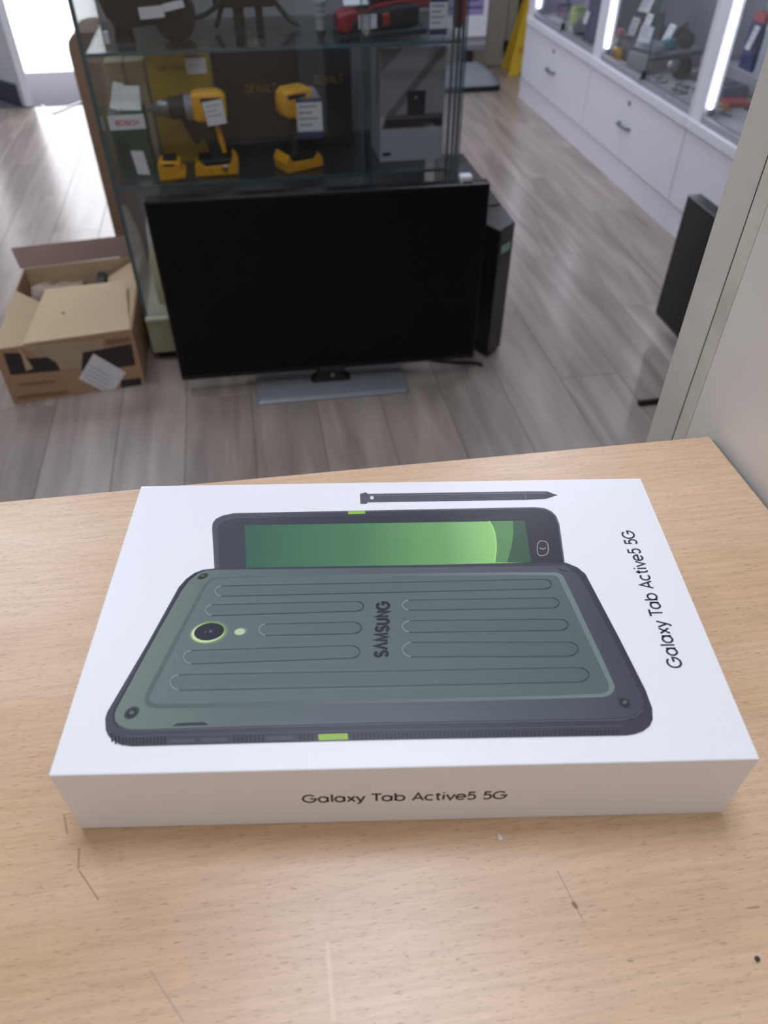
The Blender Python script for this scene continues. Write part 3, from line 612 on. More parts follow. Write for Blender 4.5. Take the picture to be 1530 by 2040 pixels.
text_mesh('DEWALT', lambda u, v: Vector((-.11 + .085*u, -.0408, .150 + v*.02)), .13).build('carton_lettering', m_ylt, bk); text_mesh('DEWALT', lambda u, v: Vector((.085 + .08*u, -.0408, .165 + v*.02)), .13).build('carton_lettering', m_ylt, bk)
flat().quad((-.10, -.041, .262), (-.075, -.041, .262), (-.075, -.041, .28), (-.10, -.041, .28)).build('printed_badge', mat('lime_print', C(150, 160, 60), .6), bk)
flat().quad((-.073, -.041, .262), (-.045, -.041, .262), (-.045, -.041, .28), (-.073, -.041, .28)).build('printed_badge', m_tag, bk)
# green accessory box with red lettering
gb = empty('green_tool_box', (-.338, 2.02, S2), math.radians(1), 'dark green accessory box with red lettering on a white band', 'carton')
m_gr = mat('dark_green_card', C(40, 78, 66), .5)
MB().box(-.045, .045, -.045, .05, 0, .158).build('carton_body', m_gr, gb, bevel=.002)
MB().box(-.0455, .0455, -.0458, -.045, .122, .157).build('white_band', m_tag, gb)
text_mesh('BOSCH', lambda u, v: Vector((-.028 + .058*u, -.0462, .133 + v*.011)), .14).build('carton_lettering', mat('red_print', C(186, 40, 48), .6), gb)
flat().quad((.0, -.0455, .010), (.032, -.0455, .006), (.026, -.0455, .068), (-.006, -.0455, .07)).build('white_label', m_tag, gb)
flat().poly([(-.038, -.0455, .03), (-.012, -.0455, .02), (-.008, -.0455, .09), (-.034, -.0455, .1)]).build('printed_tool', mat('green_print_dark', C(28, 46, 44), .6), gb)
# papers on the box, pale carton at the back left
for dx, wd, hh, rz_, ry_, lb, k in ((-.026, .026, .08, 0, .32, 'narrow white leaflet leaning on top of the green box', 0), (.016, .05, .066, 0, .05, 'wide white paper slip leaning on top of the green box', 1)):
    M = Matrix.Translation((-.338+dx, 1.985+.006*k, S2+.1600)) @ Matrix.Rotation(ry_, 4, 'Y') @ Matrix.Rotation(math.radians(-42), 4, 'X')
    tag(MB().box(-wd/2, wd/2, -.0005, .0005, .003+.006*(k == 0), hh, M).build('paper_leaflet', mat('white_paper', C(225, 225, 225), .6)), lb, 'paper')
pc = empty('pale_carton', (-.335, 2.19, S2), 0, 'pale brown divided carton at the back of the middle shelf', 'carton')
m_pc = mat('pale_cardboard', C(172, 158, 136), .7)
for i in (-1, 1): MB().box(i*.026-.025, i*.026+.025, -.06, .06, 0, .245).build('carton_half', m_pc, pc, bevel=.002)
# white cabinet-like box with black cube
wb = empty('white_product_box', (.425, 2.06, S2), 0, 'large white product box with a diagonal grey band at the right of the shelf', 'carton')
m_wc = mat('white_carton', C(176, 178, 186), .5)
MB().box(-.092, .088, -.075, .09, 0, .285).build('carton_body', m_wc, wb, bevel=.002)
def face(pts, m, nm, dy=-.0754): flat().poly([(a, dy, b2) for a, b2 in pts]).build(nm, m, wb)
m_g1, m_g2, m_g3 = mat('print_warm_grey', C(112, 106, 108), .5), mat('print_pale_grey', C(150, 148, 154), .5), mat('print_brown_grey', C(96, 84, 84), .5)
face([(-.09, .118), (.086, .118), (.086, .28), (-.09, .28)], m_g2, 'printed_room'); face([(-.09, .225), (-.03, .28), (-.09, .28)], m_g1, 'printed_shade', -.0758)
face([(-.08, .118), (-.055, .118), (.086, .268), (.086, .28), (.07, .28)], m_g1, 'printed_shade', -.0758)  # diagonal reflection put into the colour as a grey band
face([(-.088, .088), (.084, .088), (.084, .122), (-.075, .122)], m_g3, 'printed_table', -.0762); face([(-.076, .090), (.082, .090), (.082, .110), (-.076, .110)], mat('print_black', C(30, 28, 32), .5), 'printed_table_front', -.0766)
face([(-.016, .119), (.032, .119), (.034, .18), (-.018, .18)], mat('print_black', C(30, 28, 32), .5), 'printed_speaker', -.077); face([(-.085, .017), (-.062, .017), (-.062, .026), (-.085, .026)], mat('print_navy', C(44, 48, 66), .5), 'printed_mark', -.077)
face([(.004, .160), (.011, .160), (.011, .167), (.004, .167)], m_g2, 'printed_dot', -.0774)

# ---- goods on the upper shelf (z = .828)
S1_ = .8285
bl = empty('black_power_tool', (-.22, 2.03, S1_), 0, 'bulky black power tool with a white paper tag on the upper shelf', 'power tool')
m_tb = mat('dark_tool_body', C(30, 30, 35), .45)
sec = lambda x, z0, z1, hy: [Vector((x, p_.x, p_.y)) for p_ in rrect(-hy, hy, z0, z1, min(.03, (z1-z0)*.3), 4)]
MB().loft([sec(-.13, .09, .15, .03), sec(-.115, .05, .19, .05), sec(-.08, .03, .22, .06), (sec(-.02, .035, .23, .06)), sec(.05, .035, .21, .055), sec(.085, .05, .17, .045)]).build('tool_body', m_tb, bl, smooth=True)
MB().lathe([(-.05, .02), (-.045, .05), (.045, .05), (.05, .02)], (.045, 0, .052), 'Y', 20).build('guard_disc', m_mk, bl, smooth=True)
MB().loft([[Vector((-.085 + p_.x, p_.y, z)) for p_ in rrect(-r_, r_, -r_, r_, .012)] for z, r_ in ((0, .024), (.03, .02), (.06, .03))]).build('tool_foot', m_mk, bl, smooth=True)
card(bl, (-.005, -.064, .080), .058, .024, ry=-.06, lines=0, name='paper_tag'); card(bl, (.048, -.064, .088), .05, .016, ry=-.18, lines=0, name='paper_tag')
lab(MB().lathe([(-.066, .004), (-.058, .011), (-.05, .011)], (-.075, 0, .105), 'Y', 12).build('round_button', mc, bl), 'pale round button')
MB().box(-.128, -.116, -.055, -.04, .004, .03).build('white_plug', mc, bl, bevel=.002)
tag(MB().tube([(-.125, 2.02, S1_+.045)] + [(-.125 + .085*math.sin(t), 2.04, S1_+.125-.08*math.cos(t)) for t in (0.3, .7, 1.1, 1.5, 1.9)] + [(-.05, 2.05, S1_+.2)], .006).build('power_cord', m_mk, smooth=True), 'black power cord curving up behind the bulky black tool', 'cord')
fr = empty('folding_stand', (.0, 2.12, S1_), 0, 'dark metal tool stand with square legs on the upper shelf', 'stand')
MB().box(-.08, .075, -.03, .03, .052, .075).build('cross_bar', m_mk, fr, bevel=.003)
for x_, w_ in ((-.018, .028), (.035, .018)): MB().box(x_-w_/2, x_+w_/2, -.02, .02, .0, .052).build('leg', m_mk, fr, bevel=.002)
MB().tube([(-.055, 0, .06), (-.08, -.02, .008)], .006).build('brace', m_mk, fr); MB().tube([(.07, 0, .07), (.09, 0, .045), (.115, -.01, .018), (.14, -.01, .0085)], .007).build('curved_arm', mat('olive_dark', C(46, 54, 44), .5), fr, smooth=True)
q = ony(640, 88, 1.98)
hz = empty('hose_fitting', (q.x, 1.98, S1_), 0, 'grey ribbed hose fitting standing upright on the upper shelf', 'fitting')
m_gf = mat('grey_fitting', C(150, 154, 160), .35)
MB().lathe([(0, .006), (.012, .012), (.018, .012)], n=16).build('tip', m_mk, hz, smooth=True)
MB().lathe([(.018, .011), (.045, .012), (.047, .015), (.052, .015), (.054, .012), (.058, .012), (.06, .015), (.065, .015), (.067, .013), (.075, .017), (.08, .017), (.082, .008), (.14, .008)], n=18).build('ribbed_body', m_gf, hz, smooth=True)
rd = empty('red_power_tool', (.335, 1.99, S1_), math.radians(4), 'red and black power tool with white tags on the upper shelf', 'power tool')
m_red = mat('tool_red', C(150, 44, 50), .45)
sx = lambda x, z0, z1, hy: [Vector((x, p_.x, p_.y)) for p_ in rrect(-hy, hy, z0, z1, (z1-z0)*.25, 4)]
MB().loft([sx(-.115, .018, .05, .03), sx(-.095, .012, .058, .045), sx(-.055, .025, .06, .04), sx(-.02, .05, .072, .03), sx(.06, .06, .082, .03), sx(.12, .058, .1, .03)]).build('red_shell', m_red, rd, smooth=True)
MB().loft([sx(-.085, .004, .04, .046), sx(-.03, .01, .062, .043), sx(.05, .02, .074, .043), sx(.09, .025, .070, .04)]).build('black_body', m_mk, rd, smooth=True)
MB().loft([sx(-.115, .0, .012, .05), sx(.11, .006, .022, .05)]).build('sole_plate', mat('dark_blue_steel', C(52, 56, 66), .35, metal=.5), rd)
MB().loft([sx(-.005, .024, .055, .047), sx(.012, .026, .058, .047)]).build('red_trim', m_red, rd); MB().loft([sx(-.07, .075, .12, .03), sx(.08, .085, .15, .035)]).build('top_handle', m_tb, rd, smooth=True)
card(rd, (-.078, -.05, .098), .06, .030, rx=-.9, lines=0, name='paper_tag'); t_ = card(rd, (-.045, -.052, .055), .046, .03, lines=2, name='paper_tag')
flat().poly([(-.065, -.0515, .026), (-.035, -.0515, .026), (-.049, -.0515, .008)]).build('tag_corner', mat('cream_tag', C(200, 204, 176), .6), t_)
pcard = empty('price_card_holder', (.472, 1.93, S1_), math.radians(3), 'upright printed price card with dark bands at the right of the upper shelf', 'price card')
card(pcard, (0, 0, .085), .046, .078, lines=4, head=True, foot=True); MB().box(-.02, .02, .001, .02, 0, .004).build('card_foot', m_gf, pcard)

# ---- goods in the lower compartment
L0 = .1475
cr = empty('cream_appliance', (-.29, 2.03, L0), 0, 'cream rounded appliance with a grey dial at the bottom of the showcase', 'appliance')
m_ca = mat('cream_plastic', C(176, 172, 140), .4)
MB().loft([rrect(-.07, .07, -.07, .07, .03, z=0), rrect(-.07, .07, -.07, .07, .03, z=.14), rrect(-.06, .06, -.06, .06, .03, z=.165)]).build('appliance_body', m_ca, cr, smooth=True)
MB().lathe([(-.082, .03), (-.078, .045), (-.066, .048)], (.015, 0, .085), 'Y', 24).build('dial', mat('dial_grey', C(110, 108, 98), .4), cr, smooth=True)
for i, (dx, dz, lb) in enumerate(((-.345, .0, 'crumpled white tissue behind the cream appliance'), (-.27, .0, 'small white paper bag behind the cream appliance'))):
    rr = random.Random(i); mb = MB(); rings = []
    for z, r_ in ((0, .03), (.07, .034), (.15, .028), (.22, .012)): rings.append([Vector((dx + (r_+rr.uniform(-.006, .006))*math.cos(2*PI*k/12), 2.18 + (r_+rr.uniform(-.006, .006))*math.sin(2*PI*k/12), L0 + z)) for k in range(12)])
    tag(mb.loft(rings).build('paper_wrap', mat('white_paper', C(225, 225, 225), .6), smooth=True), lb, 'paper')
bx_ = empty('brown_shoe_carton', (.08, 2.08, L0), 0, 'brown carton in the bottom compartment behind the television', 'carton')
MB().box(-.2, .3, -.1, .12, 0, .16).build('carton_body', m_cb, bx_, bevel=.003); MB().box(-.203, .303, -.103, .123, .13, .165).build('carton_lid', mat('darker_cardboard', C(124, 100, 82), .75), bx_, bevel=.002)

# ------------------------------------------------------------------ open carton on the floor
F0, G0 = onz(28, 805, 0), onz(290, 765, 0)
ca = math.atan2(G0.y-F0.y, G0.x-F0.x); CW, CD_, CHT = (G0-F0).length, .50, .178
oc = empty('open_carton', (F0.x, F0.y, 0), ca, 'open brown printed carton with folded flaps beside the showcase', 'carton')
m_in = mat('carton_inside', C(196, 172, 140), .75, noise=.03); m_out = mat('carton_outside', C(172, 140, 112), .7, noise=.05, nscale=6)
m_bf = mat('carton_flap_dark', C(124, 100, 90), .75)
T_ = .004
MB().box(0, CW, 0, T_, 0, CHT).build('front_panel', m_out, oc); MB().box(0, CW, CD_-T_, CD_, 0, CHT).build('back_panel', m_in, oc)
MB().box(0, T_, T_, CD_-T_, 0, CHT).build('side_panel', m_out, oc); MB().box(CW-T_, CW, T_, CD_-T_, 0, CHT).build('side_panel', m_out, oc)
MB().box(T_, CW-T_, T_, CD_-T_, 0, T_).build('bottom_panel', m_in, oc)
def flap(pts, m, nm):
    p_ = [Vector(v) for v in pts]; n = (p_[1]-p_[0]).cross(p_[2]-p_[0]).normalized()*.003
    if n.z < 0: n = -n
    return MB().prism(p_, n).build(nm, m, oc)
inv = Matrix.Rotation(-ca, 3, 'Z')
def L(x, y, z): v = inv @ (onz(x, y, z) - Vector((F0.x, F0.y, 0))); return (v.x, v.y, v.z)
flap([(.002, .006, CHT+.001), (.002, CD_-.16, CHT+.001), (.125, CD_-.18, CHT-.085), (.125, .012, CHT-.085)], m_in, 'left_flap')
flap([(.080, .002, CHT+.002), (CW-.004, .002, CHT+.002), (CW-.035, .29, CHT+.012), (.100, .30, CHT+.012)], m_in, 'front_flap')
q = Vector(L(127, 626, CHT+.006)); q.x -= .11*q.y; lab(MB().lathe([(0, .0055), (.0045, .005)], q, n=12).build('flap_hole', mat('dark_gap', C(40, 38, 36), .9), oc), 'small dark hole in the flap')
flap([(CW-.003, .01, CHT+.001), (CW-.003, CD_-.02, CHT+.001), (CW-.115, CD_-.03, CHT-.05), (CW-.115, .02, CHT-.05)], m_in, 'right_flap')
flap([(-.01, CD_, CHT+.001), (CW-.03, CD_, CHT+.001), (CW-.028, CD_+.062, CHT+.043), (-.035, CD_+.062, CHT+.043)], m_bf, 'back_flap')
# print on the front
def fp_(pts, m, nm, k=0): return flat().poly([(x_, -.0004-.0002*k, z) for x_, z in pts]).build(nm, m, oc)
def Fp(x, y):
    n = Matrix.Rotation(ca, 3, 'Z') @ Vector((0, 1, 0)); d = ray(x, y); p_ = CAM + d*((F0-CAM).dot(n)/d.dot(n)); v = inv @ (p_ - Vector((F0.x, F0.y, 0))); return (v.x, v.z)
m_pd = mat('carton_print_black', C(50, 46, 44), .6); m_pb = mat('carton_print_brown', C(140, 104, 84), .7); m_pt = mat('carton_print_tan', C(176, 158, 136), .7)
fp_([Fp(*p_) for p_ in ((40, 690), (205, 676), (205, 735), (120, 735))], m_pt, 'printed_panel')
fp_([Fp(*p_) for p_ in ((6, 703), (36, 703), (60, 714), (95, 711), (112, 722), (121, 738), (21, 747))], m_pd, 'printed_printer', 1)
fp_([Fp(*p_) for p_ in ((165, 702), (205, 695), (262, 684), (270, 727), (232, 733), (162, 738))], m_pd, 'printed_printer', 1)
fp_([Fp(*p_) for p_ in ((210, 676), (258, 671), (260, 681), (212, 688))], m_pb, 'printed_band', 1)
fp_([Fp(*p_) for p_ in ((33, 789), (135, 777), (136, 784), (34, 796))], m_pb, 'printed_band', 1); fp_([Fp(*p_) for p_ in ((240, 758), (280, 752), (283, 768), (242, 774))], m_pd, 'printed_band', 1)
fp_([Fp(*p_) for p_ in ((38, 764), (110, 757), (110, 762), (38, 769))], m_pb, 'printed_line', 1)
lb_ = fp_([Fp(*p_) for p_ in ((186, 704), (251, 742), (222, 787), (157, 754))], m_tag, 'paper_label', 2); lab(lb_, 'tilted white paper label')
ll = flat()
for i in range(4):
    a_ = Vector(Fp(168+i*3, 752-i*8)); b3 = Vector(Fp(214+i*3, 776-i*8)); up = Vector((0, .0022)); ll.poly([(v.x, -.001, v.y) for v in (a_, b3, b3+up, a_+up)])
ll.build('printed_lines', m_tagink, lb_)
pk_ = [Fp(*p_) for p_ in ((33, 682), (52, 712), (66, 733), (52, 738), (46, 715))]
lab(MB().prism([(x_, -.001, z) for x_, z in pk_], (0, -.002, 0)).build('torn_card_strip', m_in, oc), 'torn strip of card hanging over the front')
# packing inside the carton
mw = Matrix.Translation((F0.x, F0.y, 0)) @ Matrix.Rotation(ca, 4, 'Z')
SHR = Matrix(((1, .11, 0, 0), (0, 1, 0, 0), (0, 0, 1, 0), (0, 0, 0, 1)))      # the open carton has gone out of square
for ch in oc.children_recursive: ch.data.transform(SHR)
mw = mw @ SHR
pk2 = MB(); rr = random.Random(3); rings = []
for i in range(9):
    x_ = .03 + .019*i; rings.append([mw @ Vector((x_,   .415 + .06*math.cos(t*PI/6) + rr.uniform(-.006, .006), .082 + .068*math.sin(t*PI/6) + rr.uniform(-.008, .008))) for t in range(12)])
tag(pk2.loft(rings).build('packing_paper', mat('brown_wrap', C(150, 130, 112), .5, noise=.08), smooth=True), 'crumpled brown packing paper inside the open carton', 'packing paper')
kx = MB(); kx.box(.225, .25, .34, .47, .006, .15, mw); tag(kx.build('packing_insert', m_mk), 'dark packing insert standing inside the open carton', 'packing insert')  # black block painting in the shade between packing and side

# ------------------------------------------------------------------ white display cabinets along the right wall
m_led = emit('led_strip', (.86, .88, 1.0, 1), 12.0)
m_track = mat('sliding_track', C(150, 150, 158), .4, metal=.3); m_base = mat('cabinet_inside', C(176, 176, 182), .5)
CX, CXB = 1.61, 2.10
NAMES = ['white display cabinet unit at the far end by the yellow sign', 'white display cabinet unit in the middle of the row', 'white display cabinet unit nearest the door jamb']
DN = ['with a silver handle']
units = []
for (y1, y0), nm_ in zip(((4.50, 3.54), (3.54, 2.58), (2.58, 1.62)), NAMES):
    u = empty('display_cabinet', (CX, (y0+y1)/2, 0), 0, nm_, 'cabinet', 'white display cabinets'); h = (y1-y0)/2; D_ = CXB-CX
    e = .0015
    MB().box(.012, D_, -h+e, h-e, .0, .108).build('kick_board', m_white, u)
    MB().box(.022, D_, -h+e, h-e, .110, .380).build('carcass', m_white, u)
    dr = MB().box(0, .020, -h+.003, h-.003, .112, .378).build('drawer_front', m_white, u, bevel=.002)
    yh = .02
    MB().tube([(.0, yh-.055, .247), (-.018, yh-.044, .247), (-.022, yh, .247), (-.018, yh+.044, .247), (.0, yh+.055, .247)], .0065, 8).build('handle', mat('handle_nickel', C(130, 130, 138), .3, metal=.8), dr, smooth=True)
    MB().lathe([(-.004, .009), (.002, .009)], (0, yh, .337), 'X', 14).build('lock', mat('lock_grey', C(96, 96, 104), .4), dr)
    MB().box(-.012, D_, -h+e, h-e, .382, .42).build('ledge', m_white, u, bevel=.004)
    # upper display part
    MB().box(0, .05, h-.078, h-e, .4205, 2.05).build('post', m_white, u, bevel=.002); MB().box(0, .05, -h+e, -h+.012, .4205, 2.05).build('post', m_white, u, bevel=.001)
    MB().box(D_-.012, D_, -h+e, h-e, .4205, 2.05).build('back_panel', mat('cabinet_back', C(124, 126, 138), .4), u)
    MB().box(0, D_, -h+e, h-e, 2.05, 2.12).build('top_board', m_white, u)
    MB().box(.002, .030, -h+.0125, h-.0785, .4205, .444).build('track', m_track, u, bevel=.002)
    MB().box(.0505, D_-.0125, -h+e, h-e, .4205, .428).build('display_floor', m_base, u)
    yb = (-h+.012 + h-.078)/2 - .03
    for a_, b3, xx in ((-h+.014, yb+.015, .006), (yb-.015, h-.08, .016)): MB().box(xx, xx+.005, a_, b3, .4445, 2.045).build('sliding_pane', g_clear, u)
    MB().box(.0055, .0115, yb+.0152, yb+.019, .4445, 2.045).build('glass_edge', mat('glass_edge_green', C(70, 120, 122), .15), u)
    MB().box(-.006, .005, yb+.004, yb+.022, .446, .476).build('pane_lock', m_mk, u, bevel=.002); MB().box(-.010, .004, yb+.024, yb+.05, .440, .452).build('lock_tongue', m_alu, u, bevel=.002)
    MB().box(.018, .027, h-.089, h-.082, .468, 2.0).build('led_strip', m_led, u); MB().box(.022, .038, h-.096, h-.079, .446, .467).build('led_cap', mat('grey_cap', C(110, 110, 118), .4), u)
    units.append(u)
MB().box(.0, CXB-CX, .0, .018, .0, 2.05).build('end_panel', m_white, units[0]).location = (0, .48, 0)

# goods in the cabinets: generic small electronics with tags
m_dg = mat('dark_gadget', C(54, 52, 62), .4); m_navy = mat('navy_pack', C(58, 62, 112), .5); m_teal = mat('teal_plastic', C(72, 150, 164), .4); m_gold = mat('gold_metal', C(196, 150, 60), .3, metal=.7)
m_grn = mat('green_pack', C(110, 160, 120), .5); m_rdp = mat('red_pack', C(176, 76, 80), .5); m_sil = mat('silver_metal', C(150, 152, 158), .25, metal=.85); m_lim = mat('lime_plastic', C(160, 178, 90), .4)
ZS, ZF = .5205, .4285
def tagcard(parent, x_, y, z, w_=.045, h_=.07, lean=-.35, rz=-1.35, ry=.0): return card(parent, (x_, y, z), w_, h_, rx=lean, rz=rz, ry=ry, lines=3, name='price_tag')
def gadget(name, x_, y, z, rz, label, cat, body, tags=(), extra=()):
    t = empty(name, (x_, y, z), rz, label, cat, 'goods in the white cabinets')
    for nm2, rings, m in body: MB().loft(rings).build(nm2, m, t, smooth=True)
    for tx, ty, tz, w_, h_, le, r2 in tags: tagcard(t, tx, ty, tz, w_, h_, le, r2)
    return t
def bar(L_, W_, H_, r=.012, z=0.0, k=.9): return [rrect(-W_/2, W_/2, -L_/2, L_/2, r, z=z), rrect(-W_/2, W_/2, -L_/2, L_/2, r, z=z+H_*.7), rrect(-W_/2*k, W_/2*k, -L_/2*k, L_/2*k, r, z=z+H_)]
def rings_pad(): # game-pad like body
    return [[Vector((p_.x, p_.y, z)) for p_ in [Vector((.05*s*math.cos(t) * (1 + .35*abs(math.sin(t))), .085*s*math.sin(t), 0)) for t in [2*PI*i/20 for i in range(20)]]] for z, s in ((0, .7), (.012, 1), (.03, .95), (.042, .6))]
# seen through the middle opening
gadget('hand_scanner', 1.875, 3.53, ZF, .1, 'dark handheld gadget with three white tags in the middle cabinet', 'gadget', [('gadget_body', bar(.20, .09, .11, .03), m_dg), ('gadget_head', bar(.09, .06, .05, .02, .11), m_dg)], [(-.075, .03, .135, .045, .08, -.3, -1.3), (-.07, -.07, .165, .045, .075, -.3, -1.5), (-.05, .0, .215, .06, .06, -.5, -1.2)])
gadget('padded_pouch', 1.735, 3.40, ZF, .05, 'dark padded pouch on the floor of the middle cabinet', 'pouch', [('pouch_body', bar(.22, .085, .075, .035), mat('dark_fabric', C(58, 54, 62), .8))])
gadget('gold_buckle', 1.678, 3.425, ZF, .4, 'small gold metal piece before the dark padded pouch', 'ornament', [('gold_body', bar(.06, .022, .045, .008), m_gold)])
gadget('pink_bottle', 1.74, 3.575, ZF, 0, 'small white bottle with a pink cap beside the LED strip', 'bottle', [('bottle_body', [[Vector((r_*math.cos(2*PI*i/14), r_*math.sin(2*PI*i/14), z)) for i in range(14)] for z, r_ in ((0, .026), (.04, .028), (.05, .014), (.06, .014))], mat('white_plastic', C(210, 212, 218), .35)), ('bottle_cap', [[Vector((r_*math.cos(2*PI*i/14), r_*math.sin(2*PI*i/14), z)) for i in range(14)] for z, r_ in ((.0602, .02), (.085, .02), (.09, .012))], mat('pink_cap', C(214, 140, 148), .5))])
A_, B_ = onz(1292, 112, .5), onz(1402, 96, .5); al = math.atan2(B_.y-A_.y, B_.x-A_.x); ln = (B_-A_).length
gbx = empty('grey_media_box', (A_.x, A_.y, ZF), al, 'long grey box carrying gadgets in the middle cabinet', 'media box', 'goods in the white cabinets')
MB().box(0, ln, 0, .12, 0, .070).build('box_body', mat('grey_media_box', C(140, 140, 148), .35), gbx, bevel=.004); MB().box(.01, ln-.01, -.0015, 0, .052, .060).build('front_groove', m_dg, gbx)
ZB = .4995
on = lambda t, d: (A_.x + math.cos(al)*t - math.sin(al)*d, A_.y + math.sin(al)*t + math.cos(al)*d)
gadget('game_controller', *on(.06, .065), ZB, .4, 'grey controller with a pale tag on the long grey box', 'controller', [('controller_body', [[Vector((p_.x*.7, p_.y*.85, p_.z)) for p_ in r_] for r_ in rings_pad()], mat('grey_gadget', C(150, 156, 164), .4))], [(-.035, .0, .095, .055, .06, -.5, -1.2)])
gadget('teal_torch', *on(.165, .06), ZB, -1.1, 'teal grip torch with a white tag on the long grey box', 'torch', [('grip', [[Vector((p_.x, y, p_.y+.0201)) for p_ in rrect(-.02*s_, .02*s_, -.02*s_, .02*s_, .01*s_)] for y, s_ in ((-.05, .7), (-.02, 1), (.03, .9), (.045, .6))], m_teal)], [(-.02, .03, .085, .05, .075, -.4, -.4)])
hp = empty('headphones', (*on(.255, .07), ZB), -.5 + al, 'black over-ear headphones on the right end of the long grey box', 'headphones', 'goods in the white cabinets')
MB().tube([(0, .045*math.cos(t), .034 + .05*math.sin(t)) for t in [PI*i/12 for i in range(13)]], .007).build('headband', m_dg, hp, smooth=True)
for s_ in (-1, 1): MB().lathe([(-.016, .022), (-.011, .033), (.011, .033), (.016, .022)], (0, s_*.045, .0335), 'Y', 18).build('ear_cup', m_dg, hp, smooth=True)
wt = empty('wrist_watch', (1.80, 3.06, ZF), .3, 'steel and black watch curled up before the long grey box', 'watch', 'goods in the white cabinets')
MB().lathe([(-.016, .036), (-.016, .042), (.016, .042), (.016, .036)], (0, 0, .042), 'X', 26).build('strap', m_mk, wt, smooth=True); MB().lathe([(-.022, .018), (-.02, .022), (.02, .022), (.022, .018)], (-.045, 0, .05), 'X', 20).build('watch_case', m_sil, wt, smooth=True)
for x_, y, r_, lb in ((1.715, 3.09, .018, 'small silver ring left of the curled watch'), (1.75, 2.93, .026, 'silver bangle just right of the curled watch'), (1.70, 2.86, .030, 'large silver bangle near the sliding track'), (1.785, 2.865, .022, 'silver ring beside the two red stones'), (1.70, 3.02, .02, 'silver ring in front of the curled watch')):
    tag(MB().tube([(x_ + r_*math.cos(t), y + r_*math.sin(t), ZF+.0055) for t in [2*PI*k/18 for k in range(19)]], .005, 8).build('silver_ring', m_sil, smooth=True), lb, 'ring', 'silver rings on the cabinet floor')
for x_, y, lb in ((1.735, 2.79, 'left of two small red stones in the middle cabinet'), (1.76, 2.765, 'right of two small red stones in the middle cabinet')):
    tag(MB().lathe([(0, .008), (.006, .012), (.012, .006)], (x_, y, ZF), n=8).build('red_stone', m_rdp), lb, 'stone')
gadget('grey_tablet', 1.925, 3.02, ZF, .3, 'flat dark grey tablet lying right of the curled watch', 'tablet', [('tablet_body', bar(.19, .15, .012, .01), mat('grey_gadget2', C(84, 84, 94), .35))])
# seen through the far opening
gadget('lime_pouch', 1.76, 4.16, ZF, 0, 'lime green soft pouch in the far cabinet', 'pouch', [('pouch_body', bar(.09, .07, .085, .02), m_lim)])
gadget('navy_pack', 1.70, 3.78, ZF, 0, 'tall navy blue pack at the near end of the far cabinet', 'pack', [('pack_body', bar(.12, .06, .19, .006, 0, .98), m_navy)], [(-.034, .03, .12, .045, .05, -.2, -1.57)])
gadget('dark_camera', 1.71, 3.93, ZF, .2, 'dark camera beside the navy pack in the far cabinet', 'camera', [('camera_body', bar(.10, .05, .06, .01), m_dg), ('camera_lens', [[Vector((-.026 - x_, r_*math.cos(2*PI*i/14), .032 + r_*math.sin(2*PI*i/14))) for i in range(14)] for x_, r_ in ((0, .022), (.03, .022), (.032, .016))], m_mk)])
gadget('maroon_case', 1.78, 4.34, ZF, 0, 'long maroon case at the far end of the far cabinet', 'case', [('case_body', bar(.18, .08, .055, .02), mat('maroon_case', C(96, 66, 76), .5))])
gadget('box_speaker', 1.95, 4.05, ZF, 0, 'grey box speaker at the back of the far cabinet', 'speaker', [('speaker_body', bar(.24, .14, .22, .02, 0, .97), mat('grey_gadget3', C(112, 114, 126), .5))])
# seen through the near opening
rs = MB().box(1.945, 2.085, 2.63, 3.0, ZF, .5).build('display_riser', mat('riser_white', C(170, 170, 178), .5), bevel=.004); tag(rs, 'white display riser under the white console box', 'riser')
gadget('white_console', 2.00, 2.745, .5005, .15, 'tall white console box in the near cabinet', 'console', [('console_body', bar(.11, .07, .23, .008, 0, .99), mat('white_plastic2', C(186, 190, 200), .35))], [(-.04, .0, .21, .07, .06, -.15, -1.4)])
gadget('blue_game_pack', 1.985, 2.865, .5005, 0, 'blue game pack with a red top left of the white console', 'pack', [('pack_body', bar(.09, .05, .16, .005, 0, .99), m_navy), ('red_spine', bar(.08, .045, .03, .004, .1602, .95), m_rdp)], [(-.03, -.02, .15, .035, .08, -.25, -1.6)])
gadget('green_game_pack', 2.058, 2.86, .5005, 0, 'green game pack standing behind the blue game pack', 'pack', [('pack_body', bar(.2, .03, .26, .004, 0, .99), m_grn)])
gadget('disc_player', 1.855, 2.80, ZF, .1, 'blue-grey disc player before the white riser', 'player', [('player_body', bar(.17, .12, .045, .01), mat('grey_gadget4', C(92, 94, 118), .4)), ('disc', [[Vector((r_*math.cos(2*PI*i/20), r_*math.sin(2*PI*i/20), z)) for i in range(20)] for z, r_ in ((.0452, .045), (.049, .045), (.052, .03))], m_sil)])
gadget('red_booklet', 1.84, 2.665, ZF, -.1, 'flat red booklet before the blue-grey disc player', 'booklet', [('booklet_body', bar(.08, .09, .015, .004, 0, .98), m_rdp)])
for x_, y, lb, m in ((1.77, 2.62, 'yellow chain on the near cabinet floor', m_gold), (1.73, 2.55, 'silver chain on the near cabinet floor', m_sil), (1.85, 2.57, 'dark beaded chain right of the red booklet', m_dg)):
    tag(MB().tube([(x_ + .012*math.sin(12*t), y + .06*(t-.5), ZF+.0045) for t in [k/30 for k in range(31)]], .004, 6).build('chain_piece', m, smooth=True), lb, 'chain')

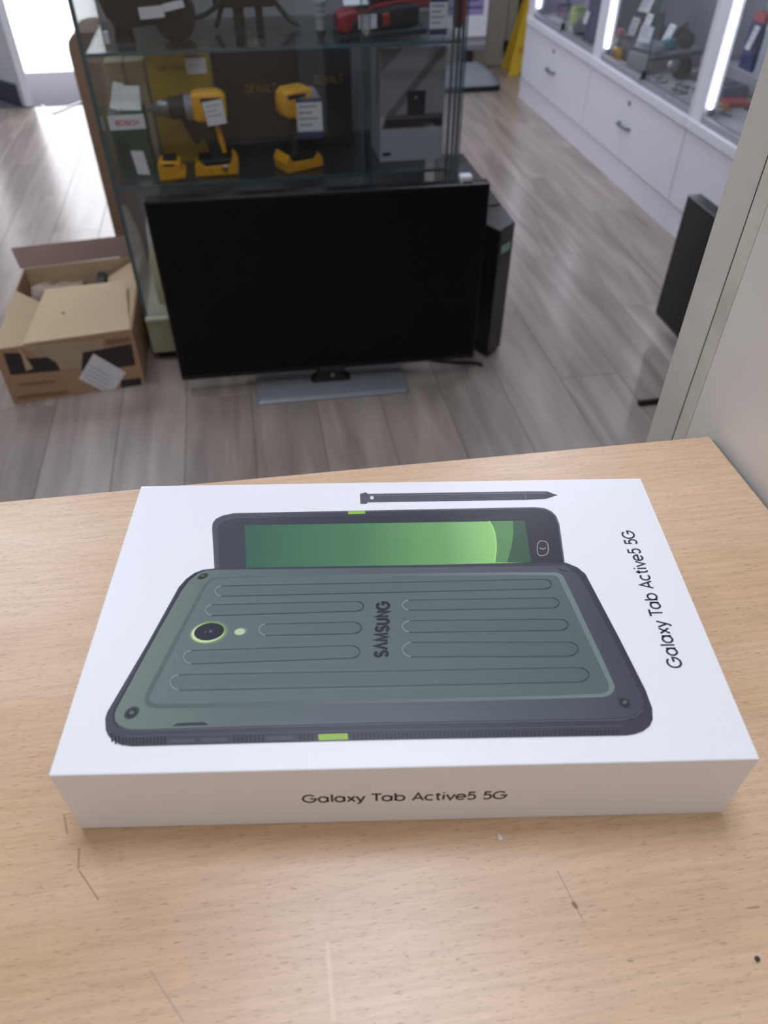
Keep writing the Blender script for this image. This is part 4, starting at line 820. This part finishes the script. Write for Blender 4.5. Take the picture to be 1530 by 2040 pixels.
# ------------------------------------------------------------------ poster stand and yellow floor sign at the far end
ps = empty('poster_stand', (1.36, 4.86, 0), 0, 'white and purple poster on a grey weighted floor stand', 'poster stand')
m_psb = mat('stand_grey', C(128, 132, 138), .45)
MB().loft([rrect(-.22, .19, -.19, .17, .05, z=.0), rrect(-.22, .19, -.19, .17, .05, z=.03)]).build('rubber_edge', m_mk, ps, smooth=True)
MB().loft([rrect(-.21, .185, -.18, .16, .05, z=.03), rrect(-.18, .16, -.12, .13, .05, z=.075), rrect(-.06, .08, -.03, .06, .03, z=.125)]).build('weighted_base', m_psb, ps, smooth=True)
MB().box(-.02, .045, -.012, .02, .12, .19).build('post', m_mk, ps, bevel=.004)
MB().box(-.24, .125, -.02, .02, .185, 1.3).build('poster_frame', mat('frame_silver', C(150, 150, 156), .4, metal=.4), ps, bevel=.01)
MB().box(-.225, .115, -.026, -.0205, .215, .235).build('frame_slot', m_alu, ps)
pp = MB().box(-.225, .112, -.0235, -.0205, .262, 1.28).build('poster', m_tag, ps)
m_pu = mat('poster_purple', C(148, 138, 182), .5); m_pud = mat('poster_purple_dark', C(84, 76, 120), .5)
flat().quad((-.2, -.0238, .37), (.085, -.0238, .37), (.085, -.0238, 1.26), (-.2, -.0238, 1.26)).build('printed_panel', m_pu, pp)
mb = flat()
for z, a_, b3, hh in ((.402, -.18, .08, .012), (.44, -.05, .05, .03), (.49, -.16, .06, .03), (.545, -.16, .07, .012)): mb.quad((a_, -.0241, z), (b3, -.0241, z), (b3, -.0241, z+hh), (a_, -.0241, z+hh))
mb.build('printed_text', m_pud, pp)
ys = empty('wet_floor_sign', (1.865, 5.09, 0), 0, 'yellow folding wet floor sign beyond the end of the cabinets', 'floor sign')
m_ys = mat('sign_yellow', C(226, 192, 56), .5); m_or = mat('sign_red', C(214, 96, 52), .5)
def sp(u, z, k=0.0): hw = .172 - .225*z; return Vector((u*hw, -.09 + .14*z - .002 - k, z))
for sgn in (1, -1):
    pts = [sp(-1, .0), sp(-.62, 0), sp(-.5, .03), sp(.5, .03), sp(.62, 0), sp(1, 0), sp(1, .60), sp(-1, .60)]
    pts = [Vector((p_.x, p_.y*sgn, p_.z)) for p_ in pts]
    pn = MB().prism(pts, (0, .006*sgn, 0)).build('sign_panel', m_ys, ys, bevel=.0015)
    if sgn == 1:
        text_mesh('CAUTION', lambda u, v: sp(-.82+1.64*u, .36 + .042*v, .0012), .15).build('sign_lettering', m_or, pn); text_mesh('WET FLOOR', lambda u, v: sp(-.82+1.64*u, .125 + .034*v, .0012), .15).build('sign_lettering', m_or, pn)
        pg = flat(); pg.poly([sp(-.55, .19, .0012), sp(.5, .175, .0012), sp(.5, .182, .0012), sp(-.55, .2, .0012)]); pg.poly([sp(-.3, .2, .0012), sp(-.2, .2, .0012), sp(.05, .27, .0012), sp(.25, .31, .0012), sp(.1, .33, .0012), sp(-.15, .27, .0012)]); pg.poly([sp(.05+.14*math.cos(t), .34+.022*math.sin(t), .0012) for t in [2*PI*i/12 for i in range(12)]]); pg.build('sign_pictogram', m_mk, pn)
MB().tube([(-.03, 0, .60), (.03, 0, .60)], .012).build('hinge', m_ys, ys)
